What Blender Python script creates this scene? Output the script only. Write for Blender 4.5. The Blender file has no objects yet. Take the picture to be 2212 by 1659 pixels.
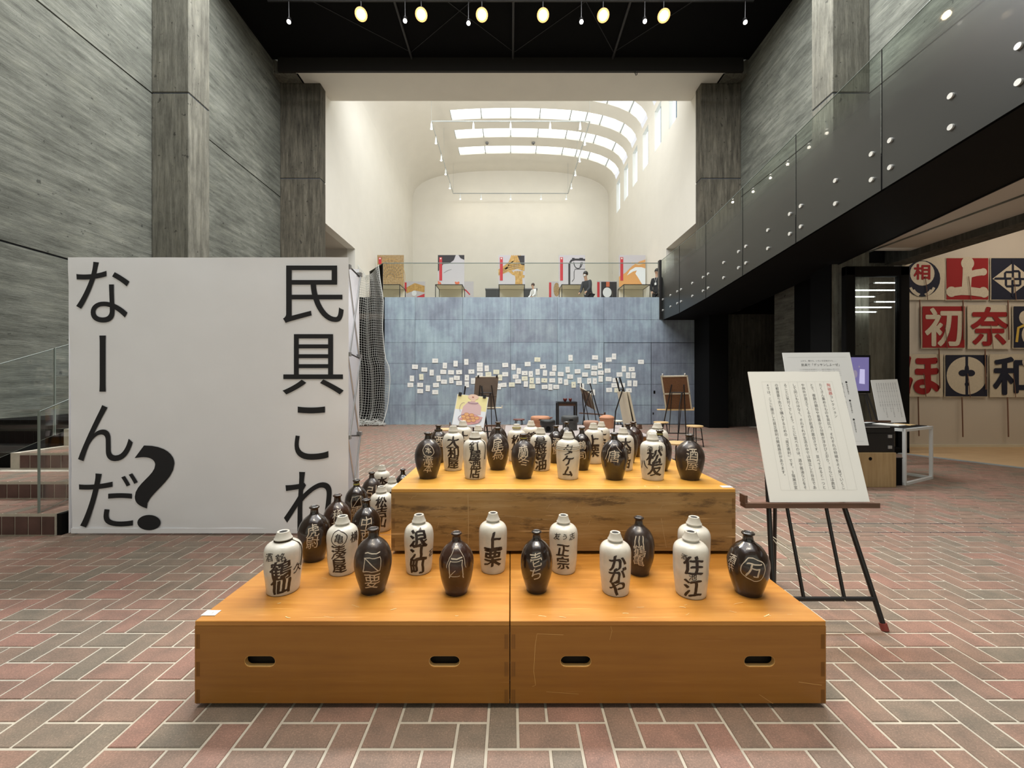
import bpy, bmesh, math, random
from mathutils import Vector, Matrix
random.seed(7)
PI = math.pi
F, CX, CY, EYE = 890.0, 1103.0, 828.0, 1.35      # focal length and vanishing point in photo pixels, eye height in metres
scene = bpy.context.scene
C = scene.collection

# ------------------------------------------------------------------ camera, world, exposure
cam = bpy.data.cameras.new('camera'); camo = bpy.data.objects.new('camera', cam); C.objects.link(camo)
camo.location = (0, 0, EYE); camo.rotation_euler = (PI/2, 0, 0)
cam.sensor_fit = 'HORIZONTAL'; cam.sensor_width = 36.0; cam.lens = F/2212*36.0
cam.shift_x = (1106-CX)/2212; cam.shift_y = -(829.5-CY)/2212
cam.clip_start = 0.05; cam.clip_end = 200
scene.camera = camo
w = bpy.data.worlds.new('world'); scene.world = w; w.use_nodes = True
w.node_tree.nodes['Background'].inputs[0].default_value = (0.97, 0.98, 1.0, 1)
w.node_tree.nodes['Background'].inputs[1].default_value = 0.60
vs = scene.view_settings
vs.view_transform = 'Standard'; vs.look = 'None'; vs.gamma = 1; vs.exposure = 0.66; vs.use_curve_mapping = False

def area(name, loc, rot, sx, sy, power, col=(1, 1, 1)):
    l = bpy.data.lights.new(name, 'AREA'); l.shape = 'RECTANGLE'; l.size = sx; l.size_y = sy; l.energy = power; l.color = col
    o = bpy.data.objects.new(name, l); C.objects.link(o); o.location = loc; o.rotation_euler = rot; return o
def spot(name, loc, target, power, angle, col=(1, 0.85, 0.65), blend=0.6, rad=0.06, parent=None):
    l = bpy.data.lights.new(name, 'SPOT'); l.energy = power; l.spot_size = math.radians(angle); l.spot_blend = blend; l.color = col; l.shadow_soft_size = rad
    o = bpy.data.objects.new(name, l); C.objects.link(o); o.location = loc
    o.rotation_euler = (Vector(target)-Vector(loc)).to_track_quat('-Z', 'Y').to_euler(); return o
SKYL = area('skylight_daylight', (0, 2.2, 11.3), (0, 0, 0), 11, 7, 430, (1.0, 0.985, 0.95))
area('skylight_slot', (0, 7.95, 11.25), (0, 0, 0), 12.4, 1.5, 1150, (0.97, 0.99, 1.0))
area('added_front_fill', (0, -3.8, 3.4), (PI/2, 0, PI), 11, 5.5, 460, (0.97, 0.985, 1.0))  # unseen lamp added behind the camera to brighten front-facing surfaces
area('side_room_ceiling_lamp', (10.3, 6.3, 5.3), (0, 0, 0), 2.5, 3.0, 48, (1, 0.86, 0.70))
area('gallery_ceiling_daylight', (0, 14.4, 12.2), (0.9, 0, 0), 9, 1.2, 260, (0.97, 0.99, 1.0))
for sx_ in (-0.9, 0.6, 2.0):
    spot('near_ceiling_spot', (sx_, 0.6, 9.6), (sx_*0.6+0.1, 2.9, 0.6), 430, 26, (1, 0.84, 0.62), 0.8, 0.08)

# ------------------------------------------------------------------ helpers
def P(px, py, Y): return Vector(((px-CX)*Y/F, Y, EYE+(CY-py)*Y/F))
def FL(px, py, z=0.0):
    Y = (EYE-z)*F/(py-CY); return Vector(((px-CX)*Y/F, Y, z))

class MB:
    def __init__(s): s.v = []; s.f = []; s.sm = []
    def add(s, verts, faces, smooth=False):
        n = len(s.v); s.v += [tuple(v) for v in verts]; s.f += [tuple(i+n for i in f) for f in faces]; s.sm += [smooth]*len(faces); return s
    def box(s, x0, x1, y0, y1, z0, z1, M=None):
        vs_ = [Vector(p) for p in ((x0,y0,z0),(x1,y0,z0),(x1,y1,z0),(x0,y1,z0),(x0,y0,z1),(x1,y0,z1),(x1,y1,z1),(x0,y1,z1))]
        if M: vs_ = [M @ v for v in vs_]
        return s.add(vs_, [(0,3,2,1),(4,5,6,7),(0,1,5,4),(1,2,6,5),(2,3,7,6),(3,0,4,7)])
    def hexa(s, p):      # 8 corner points, bottom 4 then top 4
        return s.add(p, [(0,3,2,1),(4,5,6,7),(0,1,5,4),(1,2,6,5),(2,3,7,6),(3,0,4,7)])
    def tube(s, pts, r, n=8, r2=None, cap=True):
        pts = [Vector(p) for p in pts]; rings = []; k = len(pts)
        for i, p in enumerate(pts):
            d = (pts[min(i+1, k-1)]-pts[max(i-1, 0)]).normalized()
            a = d.orthogonal().normalized() if i == 0 else (rings_a - d*rings_a.dot(d)).normalized()
            rings_a = a; b = d.cross(a)
            rr = r if r2 is None else r+(r2-r)*i/(k-1)
            rings.append([p+a*rr*math.cos(2*PI*j/n)+b*rr*math.sin(2*PI*j/n) for j in range(n)])
        V_ = [v for ring in rings for v in ring]; Fc = []
        for i in range(k-1):
            for j in range(n):
                Fc.append((i*n+j, i*n+(j+1) % n, (i+1)*n+(j+1) % n, (i+1)*n+j))
        s.add(V_, Fc, n > 5)
        if cap:
            s.add(rings[0][::-1], [tuple(range(n))]); s.add(rings[-1], [tuple(range(n))])
        return s
    def lathe(s, prof, n=32, c=(0, 0, 0), sx=1, sy=1):
        V_ = []; Fc = []; m = len(prof)
        for (r, z) in prof:
            for j in range(n):
                a = 2*PI*j/n; V_.append((c[0]+r*sx*math.cos(a), c[1]+r*sy*math.sin(a), c[2]+z))
        for i in range(m-1):
            for j in range(n):
                Fc.append((i*n+j, i*n+(j+1) % n, (i+1)*n+(j+1) % n, (i+1)*n+j))
        s.add(V_, Fc, True)
        s.add([V_[j] for j in range(n)][::-1], [tuple(range(n))]); s.add([V_[(m-1)*n+j] for j in range(n)], [tuple(range(n))])
        return s
    def prism(s, pts, d):          # pts: list of 3-D points of a planar polygon, d: extrusion vector
        n = len(pts); d = Vector(d); a = [Vector(p) for p in pts]; b = [p+d for p in a]
        return s.add(a+b, [tuple(range(n))[::-1], tuple(range(n, 2*n))]+[(i, (i+1) % n, (i+1) % n+n, i+n) for i in range(n)])
    def build(s, name, mat, parent=None, world=True, origin=None):
        me = bpy.data.meshes.new(name)
        off = Vector((0, 0, 0))
        if parent is not None and world: off = world_loc(parent)
        if parent is None:
            if origin is None and s.v:
                xs = [v[0] for v in s.v]; ys = [v[1] for v in s.v]; zs = [v[2] for v in s.v]
                origin = ((min(xs)+max(xs))/2, (min(ys)+max(ys))/2, min(zs))
            off = Vector(origin)
        me.from_pydata([(v[0]-off.x, v[1]-off.y, v[2]-off.z) for v in s.v], [], s.f)
        me.polygons.foreach_set('use_smooth', s.sm)
        me.materials.append(mat); me.update()
        o = bpy.data.objects.new(name, me); C.objects.link(o)
        if parent is not None: o.parent = parent
        else: o.location = off
        return o
def world_loc(o):
    l = Vector((0, 0, 0))
    while o is not None: l += o.location; o = o.parent
    return l
def tag(o, label=None, cat=None, group=None, kind=None):
    if label: o['label'] = label
    if cat: o['category'] = cat
    if group: o['group'] = group
    if kind: o['kind'] = kind
    return o
def thing(name, label, cat, loc, group=None, kind=None):
    o = bpy.data.objects.new(name, None); C.objects.link(o); o.location = loc; o.empty_display_size = 0.1
    return tag(o, label, cat, group, kind)
def bevel(o, wd=0.003, seg=1):
    m = o.modifiers.new('bevel', 'BEVEL'); m.width = wd; m.segments = seg; m.limit_method = 'ANGLE'; return o
def polyhole(outer, holes, depth, name, mat, parent, M):   # plate with holes, built through a 2-D curve
    cu = bpy.data.curves.new('c', 'CURVE'); cu.dimensions = '2D'; cu.fill_mode = 'BOTH'; cu.extrude = depth/2
    for ring in [outer]+holes:
        sp = cu.splines.new('POLY'); sp.points.add(len(ring)-1); sp.use_cyclic_u = True
        for i, p in enumerate(ring): sp.points[i].co = (p[0], p[1], 0, 1)
    ob = bpy.data.objects.new('c', cu); m0 = ob.to_mesh(); me = m0.copy(); ob.to_mesh_clear(); bpy.data.objects.remove(ob)
    me.name = name; me.transform(M); me.materials.clear(); me.materials.append(mat); me.update()
    o = bpy.data.objects.new(name, me); C.objects.link(o)
    if parent is not None:
        o.parent = parent
    return o

_gl = {}; RES = [3]
def glyph(ch, offset=0.0):          # flat mesh of one character from Blender's own font, centred in a 1 x 1 cell
    k = (ch, offset, RES[0])
    if k not in _gl:
        cu = bpy.data.curves.new('t', 'FONT'); cu.body = ch; cu.size = 1; cu.align_x = 'CENTER'; cu.offset = offset; cu.resolution_u = RES[0]
        ob = bpy.data.objects.new('t', cu); m = ob.to_mesh()
        V_ = [(v.co.x, v.co.y-0.37) for v in m.vertices]; Fc = [tuple(p.vertices) for p in m.polygons]
        ob.to_mesh_clear(); bpy.data.objects.remove(ob); _gl[k] = (V_, Fc)
    return _gl[k]
class Flat:                          # 2-D mesh collected in (u, v), later laid on a plane or wrapped on a jug
    def __init__(s): s.v = []; s.f = []; s.l = []; s.k = 0
    def add(s, V_, Fc):
        n = len(s.v); V_ = list(V_); s.v += V_; s.l += [s.k % 7]*len(V_); s.k += 1; s.f += [tuple(i+n for i in f) for f in Fc]; return s
    def char(s, ch, u, v, size, off=0.0, rot=0.0, shear=0.0, sx=1.0, warp=0.0):
        V_, Fc = glyph(ch, off); c_, s_ = math.cos(rot), math.sin(rot)
        out = []
        for x, y in V_:
            if warp: x, y = x+warp*math.sin(3.1*y+ord(ch)), y+warp*math.sin(4.3*x+ord(ch)*0.7)
            x = x*sx+y*shear; out.append((u+size*(x*c_-y*s_), v+size*(x*s_+y*c_)))
        return s.add(out, Fc)
    def fit(s, ch, u0, u1, v0, v1, off=0.0, rot=0.0):
        V_, Fc = glyph(ch, off)
        if rot: V_ = [(x*math.cos(rot)-y*math.sin(rot), x*math.sin(rot)+y*math.cos(rot)) for x, y in V_]
        a = min(x for x, y in V_); b = max(x for x, y in V_); c = min(y for x, y in V_); d = max(y for x, y in V_)
        return s.add([(u0+(x-a)/(b-a)*(u1-u0), v0+(y-c)/(d-c)*(v1-v0)) for x, y in V_], Fc)
    def bold(s, ch, u0, u1, v0, v1, b):
        w_ = (u1-u0)*b
        for k in range(8): a = k*PI/4; s.fit(ch, u0+w_+w_*math.cos(a), u1-w_+w_*math.cos(a), v0+w_+w_*math.sin(a), v1-w_+w_*math.sin(a))
        return s.fit(ch, u0+w_, u1-w_, v0+w_, v1-w_)
    def column(s, text, u, vtop, size, pitch, off=0.0):
        for i, ch in enumerate(text):
            if ch == ' ': continue
            du = dv = 0
            if ch in '、。': du, dv = size*0.55, size*0.55
            r = -PI/2 if ch in 'ー「」…（）' else 0
            s.char(ch, u+du, vtop-pitch*i-size*0.5+dv, size, off, r)
    def stroke(s, pts, wd):
        pts = [Vector(p) for p in pts]; n = len(pts); L = []; R_ = []
        for i, p in enumerate(pts):
            d = (pts[min(i+1, n-1)]-pts[max(i-1, 0)])
            if d.length < 1e-9: d = Vector((1, 0))
            d.normalize(); nn = Vector((-d.y, d.x)); ww = wd/2
            L.append(tuple(p+nn*ww)); R_.append(tuple(p-nn*ww))
        return s.add(L+R_, [(i, i+1, n+i+1, n+i) for i in range(n-1)])
    def ring(s, u, v, r, wd, ry=None, n=28, a0=0, a1=2*PI):
        ry = ry or r
        return s.stroke([(u+r*math.cos(a0+(a1-a0)*i/n), v+ry*math.sin(a0+(a1-a0)*i/n)) for i in range(n+1)], wd)
    def disc(s, u, v, r, ry=None, n=24):
        ry = ry or r
        return s.add([(u+r*math.cos(2*PI*i/n), v+ry*math.sin(2*PI*i/n)) for i in range(n)], [tuple(range(n))])
    def rect(s, u0, u1, v0, v1): return s.add([(u0, v0), (u1, v0), (u1, v1), (u0, v1)], [(0, 1, 2, 3)])
    def poly(s, pts): return s.add(list(pts), [tuple(range(len(pts)))])
class Frame:
    def __init__(s, o, ux, uz):
        s.o = Vector(o); s.ux = Vector(ux).normalized(); s.uz = Vector(uz).normalized(); s.n = s.ux.cross(s.uz).normalized()   # n points out of the front
    def pt(s, u, v, d=0): return s.o+s.ux*u+s.uz*v+s.n*d
    def box(s, mb, u0, u1, v0, v1, d0, d1):
        return mb.hexa([s.pt(u0,v0,d1), s.pt(u1,v0,d1), s.pt(u1,v0,d0), s.pt(u0,v0,d0), s.pt(u0,v1,d1), s.pt(u1,v1,d1), s.pt(u1,v1,d0), s.pt(u0,v1,d0)])
    def lay(s, flat, d, name, mat, parent):
        mb = MB(); mb.add([s.pt(u, v, d+0.0003*l) for (u, v), l in zip(flat.v, flat.l)], flat.f); return mb.build(name, mat, parent)

# ------------------------------------------------------------------ materials
def newmat(name):
    m = bpy.data.materials.new(name); m.use_nodes = True; nt = m.node_tree; b = nt.nodes['Principled BSDF']; return m, nt, b
def N(nt, t, **kw):
    n = nt.nodes.new(t)
    for k, v in kw.items(): setattr(n, k, v)
    return n
def mat(name, col, rough=0.5, metal=0.0, spec=0.5, emit=None, es=0.0, coat=0.0, var=0.0, vscale=6.0, bump=0.0):
    m, nt, b = newmat(name)
    b.inputs['Base Color'].default_value = (*col, 1); b.inputs['Roughness'].default_value = rough; b.inputs['Metallic'].default_value = metal
    b.inputs['Specular IOR Level'].default_value = spec; b.inputs['Coat Weight'].default_value = coat; b.inputs['Coat Roughness'].default_value = 0.08
    if emit: b.inputs['Emission Color'].default_value = (*emit, 1); b.inputs['Emission Strength'].default_value = es
    if var:
        tc = N(nt, 'ShaderNodeTexCoord'); nz = N(nt, 'ShaderNodeTexNoise'); nz.inputs['Scale'].default_value = vscale; nz.inputs['Detail'].default_value = 5
        cr = N(nt, 'ShaderNodeValToRGB'); cr.color_ramp.elements[0].position = 0.3; cr.color_ramp.elements[1].position = 0.7
        cr.color_ramp.elements[0].color = (*[c*(1-var) for c in col], 1); cr.color_ramp.elements[1].color = (*[min(1, c*(1+var)) for c in col], 1)
        nt.links.new(tc.outputs['Object'], nz.inputs['Vector']); nt.links.new(nz.outputs['Fac'], cr.inputs['Fac']); nt.links.new(cr.outputs['Color'], b.inputs['Base Color'])
        if bump:
            bp = N(nt, 'ShaderNodeBump'); bp.inputs['Strength'].default_value = bump; bp.inputs['Distance'].default_value = 0.01
            nt.links.new(nz.outputs['Fac'], bp.inputs['Height']); nt.links.new(bp.outputs['Normal'], b.inputs['Normal'])
    return m
def ramp(nt, stops):
    cr = N(nt, 'ShaderNodeValToRGB'); el = cr.color_ramp.elements
    while len(el) < len(stops): el.new(0.5)
    for e, (p, c) in zip(el, stops): e.position = p; e.color = (*c, 1)
    return cr
def mixrgb(nt, a, b, fac, mode='MIX'):
    m = N(nt, 'ShaderNodeMix'); m.data_type = 'RGBA'; m.blend_type = mode
    for sock, val in ((m.inputs[6], a), (m.inputs[7], b), (m.inputs[0], fac)):
        if isinstance(val, (int, float)): sock.default_value = val
        elif isinstance(val, tuple): sock.default_value = (*val, 1)
        else: nt.links.new(val, sock)
    return m.outputs[2]
def noise(nt, vec, scale=(1, 1, 1), s=1.0, det=5, rot=None, rough=0.55):
    mp = N(nt, 'ShaderNodeMapping'); mp.inputs['Scale'].default_value = scale
    if rot: mp.inputs['Rotation'].default_value = rot
    nz = N(nt, 'ShaderNodeTexNoise'); nz.inputs['Scale'].default_value = s; nz.inputs['Detail'].default_value = det; nz.inputs['Roughness'].default_value = rough
    nt.links.new(vec, mp.inputs['Vector']); nt.links.new(mp.outputs['Vector'], nz.inputs['Vector']); return nz.outputs['Fac']

def concrete(name, grain, dark=(0.105, 0.108, 0.092), light=(0.215, 0.22, 0.19), tint=1.0):
    # board-marked concrete: grain = axis the boards run along
    m, nt, b = newmat(name); tc = N(nt, 'ShaderNodeTexCoord'); v = tc.outputs['Object']
    sc = {'y': (0.8, 0.8, 9), 'z': (9, 9, 0.7), 'x': (0.8, 9, 9)}[grain]
    n1 = noise(nt, v, sc, 1.6, 8, rough=0.65); n2 = noise(nt, v, (1, 1, 1), 0.7, 4)
    fine = noise(nt, v, tuple(x*4 for x in sc), 2.0, 6, rough=0.7)
    c1 = ramp(nt, [(0.33, dark), (0.52, tuple((a+c)/2 for a, c in zip(dark, light))), (0.7, light)]); nt.links.new(n1, c1.inputs['Fac'])
    c2 = ramp(nt, [(0.35, (0.72, 0.72, 0.70)), (0.65, (1.12, 1.12, 1.1))]); nt.links.new(n2, c2.inputs['Fac'])
    out = mixrgb(nt, c1.outputs['Color'], c2.outputs['Color'], 0.8, 'MULTIPLY')
    c3 = ramp(nt, [(0.32, (0.55, 0.55, 0.55)), (0.48, (1, 1, 1))]); nt.links.new(fine, c3.inputs['Fac'])
    out = mixrgb(nt, out, c3.outputs['Color'], 0.45, 'MULTIPLY')
    mid = noise(nt, v, tuple(1.4 if x < 1 else 4.0 for x in sc), 1.3, 9, rough=0.75); c5 = ramp(nt, [(0.34, (0.62, 0.62, 0.60)), (0.5, (1, 1, 1)), (0.66, (1.28, 1.27, 1.22))]); nt.links.new(mid, c5.inputs['Fac'])
    out = mixrgb(nt, out, c5.outputs['Color'], 0.8, 'MULTIPLY')
    hol = noise(nt, v, (1, 1, 1), 9, 2); c4 = ramp(nt, [(0.27, (0.3, 0.3, 0.3)), (0.31, (1, 1, 1))]); nt.links.new(hol, c4.inputs['Fac'])
    out = mixrgb(nt, out, c4.outputs['Color'], 0.8, 'MULTIPLY')
    nt.links.new(out, b.inputs['Base Color']); b.inputs['Roughness'].default_value = 0.85; b.inputs['Specular IOR Level'].default_value = 0.25
    bp = N(nt, 'ShaderNodeBump'); bp.inputs['Strength'].default_value = 0.5; bp.inputs['Distance'].default_value = 0.02
    nt.links.new(fine, bp.inputs['Height']); nt.links.new(bp.outputs['Normal'], b.inputs['Normal']); return m

def wood(name, c_dark, c_mid, c_light, axis='x', rough=0.35, coat=0.15, scratch=0.0, worn=0.0, s=1.0):
    m, nt, b = newmat(name); tc = N(nt, 'ShaderNodeTexCoord'); v = tc.outputs['Object']
    sc = {'x': (1.0*s, 17*s, 17*s), 'y': (17*s, 1.0*s, 17*s), 'z': (17*s, 17*s, 1.0*s)}[axis]
    n1 = noise(nt, v, sc, 2.2, 7); n2 = noise(nt, v, (1, 1, 1), 2.5*s, 4)
    c1 = ramp(nt, [(0.3, c_dark), (0.5, c_mid), (0.72, c_light)]); f = N(nt, 'ShaderNodeMath', operation='MULTIPLY_ADD')
    nt.links.new(n1, f.inputs[0]); f.inputs[1].default_value = 0.6
    g = N(nt, 'ShaderNodeMath', operation='MULTIPLY'); nt.links.new(n2, g.inputs[0]); g.inputs[1].default_value = 0.4; nt.links.new(g.outputs[0], f.inputs[2])
    nt.links.new(f.outputs[0], c1.inputs['Fac']); out = c1.outputs['Color']
    if worn:
        n3 = noise(nt, v, (1.2, 1.2, 5), 3.2, 8, rough=0.7); c3 = ramp(nt, [(0.36, (0.28, 0.25, 0.22)), (0.47, (1, 1, 1))]); nt.links.new(n3, c3.inputs['Fac'])
        out = mixrgb(nt, out, c3.outputs['Color'], worn, 'MULTIPLY')
    if scratch:
        for rot, sc2 in (((0.12, 0.1, 0.2), (1.2, 60, 60)), ((0.5, -0.25, -0.4), (2, 90, 70)), ((0.0, 1.3, 0.9), (2.5, 80, 80))):
            n4 = noise(nt, v, sc2, 1.0, 3, rot=rot); c4 = ramp(nt, [(0.66, (0, 0, 0)), (0.72, (1, 1, 1))]); nt.links.new(n4, c4.inputs['Fac'])
            n5 = noise(nt, v, (1, 1, 1), 4, 2, rot=(1, 2, rot[0])); c5 = ramp(nt, [(0.5, (0, 0, 0)), (0.6, (scratch,)*3)]); nt.links.new(n5, c5.inputs['Fac'])
            fac = N(nt, 'ShaderNodeMath', operation='MULTIPLY'); nt.links.new(c4.outputs['Color'], fac.inputs[0]); nt.links.new(c5.outputs['Color'], fac.inputs[1])
            out = mixrgb(nt, out, tuple(min(1, x*1.7+0.08) for x in c_light), fac.outputs[0])
    nt.links.new(out, b.inputs['Base Color']); b.inputs['Roughness'].default_value = rough; b.inputs['Coat Weight'].default_value = coat; b.inputs['Coat Roughness'].default_value = 0.3
    return m

def brickmat(name):
    m, nt, b = newmat(name); at = N(nt, 'ShaderNodeAttribute'); at.attribute_name = 'tone'; tc = N(nt, 'ShaderNodeTexCoord'); ge = N(nt, 'ShaderNodeNewGeometry')
    n1 = noise(nt, ge.outputs['Position'], (1, 1, 1), 9, 5); n2 = noise(nt, ge.outputs['Position'], (1, 1, 1), 160, 3, rough=0.7)
    c0 = ramp(nt, [(0.0, (0.196, 0.160, 0.122)), (0.35, (0.222, 0.158, 0.118)), (0.7, (0.250, 0.158, 0.119)), (1.0, (0.275, 0.156, 0.120))]); nt.links.new(at.outputs['Fac'], c0.inputs['Fac'])
    c1 = ramp(nt, [(0.3, (0.78, 0.82, 0.82)), (0.7, (1.16, 1.12, 1.10))]); nt.links.new(n1, c1.inputs['Fac'])
    out = mixrgb(nt, c0.outputs['Color'], c1.outputs['Color'], 1.0, 'MULTIPLY')
    c2 = ramp(nt, [(0.35, (0.75, 0.75, 0.75)), (0.55, (1, 1, 1)), (0.68, (1.5, 1.45, 1.4))]); nt.links.new(n2, c2.inputs['Fac'])
    out = mixrgb(nt, out, c2.outputs['Color'], 0.8, 'MULTIPLY')
    nt.links.new(out, b.inputs['Base Color']); b.inputs['Roughness'].default_value = 0.55; b.inputs['Specular IOR Level'].default_value = 0.35
    bp = N(nt, 'ShaderNodeBump'); bp.inputs['Strength'].default_value = 0.3; bp.inputs['Distance'].default_value = 0.002
    nt.links.new(n2, bp.inputs['Height']); nt.links.new(bp.outputs['Normal'], b.inputs['Normal']); return m

def bluepanel(name):
    m, nt, b = newmat(name); tc = N(nt, 'ShaderNodeTexCoord'); ge = N(nt, 'ShaderNodeNewGeometry'); oi = N(nt, 'ShaderNodeObjectInfo')
    n1 = noise(nt, ge.outputs['Position'], (1.1, 1, 0.9), 1.3, 8, rough=0.65); n2 = noise(nt, ge.outputs['Position'], (9, 1, 0.7), 1.2, 5)
    c1 = ramp(nt, [(0.30, (0.185, 0.210, 0.255)), (0.47, (0.250, 0.290, 0.345)), (0.53, (0.275, 0.330, 0.380)), (0.66, (0.325, 0.395, 0.432))]); nt.links.new(n1, c1.inputs['Fac'])
    c2 = ramp(nt, [(0.35, (0.8, 0.8, 0.82)), (0.65, (1.18, 1.16, 1.14))]); nt.links.new(n2, c2.inputs['Fac'])
    out = mixrgb(nt, c1.outputs['Color'], c2.outputs['Color'], 0.7, 'MULTIPLY')
    c3 = ramp(nt, [(0.0, (0.88, 0.86, 0.88)), (1.0, (1.08, 1.14, 1.14))]); nt.links.new(oi.outputs['Random'], c3.inputs['Fac'])
    out = mixrgb(nt, out, c3.outputs['Color'], 1.0, 'MULTIPLY')
    nt.links.new(out, b.inputs['Base Color']); b.inputs['Roughness'].default_value = 0.45; b.inputs['Metallic'].default_value = 0.15
    return m

def glassmat(name, tint=(0.975, 0.985, 0.975), refl=0.06, gradient=False):
    m, nt, b = newmat(name); nt.nodes.remove(b); out = nt.nodes['Material Output']
    tr = N(nt, 'ShaderNodeBsdfTransparent'); tr.inputs[0].default_value = (*tint, 1); gl = N(nt, 'ShaderNodeBsdfGlossy'); gl.inputs['Roughness'].default_value = 0.02
    fr = N(nt, 'ShaderNodeFresnel'); fr.inputs['IOR'].default_value = 1.35
    mx = N(nt, 'ShaderNodeMixShader'); nt.links.new(fr.outputs[0], mx.inputs[0]); nt.links.new(tr.outputs[0], mx.inputs[1]); nt.links.new(gl.outputs[0], mx.inputs[2]); last = mx
    if gradient:
        at = N(nt, 'ShaderNodeAttribute'); at.attribute_name = 'tone'; cr = ramp(nt, [(0.48, (1, 1, 1)), (0.66, (0.84,)*3), (0.92, (0.10,)*3), (1.0, (0.05,)*3)]); cr.color_ramp.interpolation = 'EASE'
        nt.links.new(at.outputs['Fac'], cr.inputs['Fac'])
        pb = N(nt, 'ShaderNodeBsdfPrincipled'); pb.inputs['Base Color'].default_value = (0.018, 0.019, 0.017, 1); pb.inputs['Roughness'].default_value = 0.32; pb.inputs['Specular IOR Level'].default_value = 0.6
        m2 = N(nt, 'ShaderNodeMixShader'); nt.links.new(cr.outputs['Color'], m2.inputs[0]); nt.links.new(mx.outputs[0], m2.inputs[1]); nt.links.new(pb.outputs[0], m2.inputs[2]); last = m2
    nt.links.new(last.outputs[0], out.inputs[0]); return m

M = {}
M['conc_y'] = concrete('board concrete horizontal', 'y'); M['conc_z'] = concrete('board concrete vertical', 'z', (0.115, 0.110, 0.090), (0.225, 0.218, 0.182))
M['conc_zd'] = concrete('shaded stained concrete', 'z', (0.050, 0.044, 0.033), (0.145, 0.130, 0.100)); M['conc_x'] = concrete('board concrete cross', 'x')  # rear pillars: some brown stain, mostly their dim light put into the colour
M['conc_d'] = concrete('dark concrete', 'z', (0.05, 0.048, 0.04), (0.11, 0.105, 0.09))
M['black'] = mat('black paint', (0.003, 0.003, 0.003), 0.7, spec=0.15); M['blackmetal'] = mat('black steel', (0.012, 0.011, 0.011), 0.35)
M['ceil'] = mat('black ceiling', (0.004, 0.004, 0.004), 0.9, spec=0.1); M['strut'] = mat('ceiling strut grey', (0.03, 0.03, 0.03), 0.6)
M['white'] = mat('white plaster', (0.72, 0.69, 0.62), 0.85, spec=0.2, var=0.02, vscale=1.5); M['beige'] = mat('beige soffit', (0.50, 0.45, 0.38), 0.8)
M['warmwall'] = mat('warm white side room wall', (0.62, 0.56, 0.48), 0.8, var=0.02, vscale=2)
M['grout'] = mat('pale mortar', (0.47, 0.425, 0.345), 0.9, var=0.12, vscale=12); M['brick'] = brickmat('paving brick'); M['brick_d'] = mat('shaded riser brick', (0.085, 0.042, 0.034), 0.6, var=0.35, vscale=5)  # brick_d: shade on the risers put into a darker brick colour
M['blue'] = bluepanel('blue grey steel panel'); M['seam'] = mat('dark panel joint', (0.03, 0.035, 0.045), 0.8)
M['glass'] = glassmat('clear glass'); M['frit'] = glassmat('graded smoked glass', (0.78, 0.84, 0.79), gradient=True)
M['bolt'] = mat('brushed steel bolt', (0.75, 0.75, 0.72), 0.35, 0.6); M['rail'] = mat('glass edge', (0.17, 0.20, 0.175), 0.3)
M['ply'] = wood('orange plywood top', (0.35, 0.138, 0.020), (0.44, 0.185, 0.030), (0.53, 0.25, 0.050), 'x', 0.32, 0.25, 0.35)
M['ply_front'] = wood('orange plywood shaded face', (0.255, 0.098, 0.010), (0.305, 0.122, 0.013), (0.355, 0.150, 0.020), 'x', 0.42, 0.1, 0.15)  # upright faces get less light; that dimming is put into the colour
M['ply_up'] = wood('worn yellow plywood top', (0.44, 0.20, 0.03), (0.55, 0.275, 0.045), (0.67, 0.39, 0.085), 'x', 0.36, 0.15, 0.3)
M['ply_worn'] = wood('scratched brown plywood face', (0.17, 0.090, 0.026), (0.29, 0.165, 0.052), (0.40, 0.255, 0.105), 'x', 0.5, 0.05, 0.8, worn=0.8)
M['cut'] = wood('raw cut plywood edge', (0.5, 0.28, 0.08), (0.65, 0.38, 0.12), (0.75, 0.48, 0.2), 'x', 0.6, 0)
M['comb'] = mat('comb joint end grain', (0.13, 0.05, 0.008), 0.6); M['dark_in'] = mat('box shade and dark skids', (0.02, 0.012, 0.006), 0.9)
M['jug_w'] = mat('white glazed stoneware', (0.56, 0.535, 0.475), 0.26, coat=0.25, var=0.12, vscale=14, bump=0.08)
M['jug_b'] = mat('dark brown glazed stoneware', (0.016, 0.0085, 0.0055), 0.18, coat=0.6, var=0.35, vscale=30, bump=0.25)
M['jug_m'] = mat('matte brown stoneware', (0.027, 0.0165, 0.012), 0.30, coat=0.2, var=0.3, vscale=30, bump=0.2)
M['jug_r'] = mat('reddish brown glazed stoneware', (0.034, 0.014, 0.008), 0.22, coat=0.35, var=0.3, vscale=30, bump=0.25)
M['ink'] = mat('iron brown brushwork', (0.022, 0.014, 0.012), 0.35); M['slip'] = mat('cream slip trail', (0.50, 0.43, 0.34), 0.5)
M['ring'] = mat('pale ring stain', (0.72, 0.58, 0.30), 0.5); M['band'] = mat('yellow green glaze band', (0.30, 0.26, 0.06), 0.3); M['foot'] = mat('unglazed foot ring', (0.17, 0.10, 0.06), 0.8); M['hole'] = mat('jug mouth inside', (0.01, 0.01, 0.01), 0.8); M['cord'] = mat('dark straw cord', (0.05, 0.035, 0.02), 0.9)
M['cloth'] = mat('white banner cloth', (0.89, 0.89, 0.92), 0.9, spec=0.1, var=0.02, vscale=2.5, bump=0.12); M['print'] = mat('black print', (0.012, 0.012, 0.014), 0.8)
M['alu'] = mat('aluminium tube', (0.55, 0.56, 0.57), 0.35, 0.7); M['plastic'] = mat('grey plastic hub', (0.22, 0.22, 0.22), 0.5)
M['board'] = mat('white sign board', (0.86, 0.87, 0.85), 0.6); M['grid'] = mat('pale printed rule', (0.55, 0.56, 0.54), 0.7); M['redprint'] = mat('red print', (0.55, 0.03, 0.03), 0.6)
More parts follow.
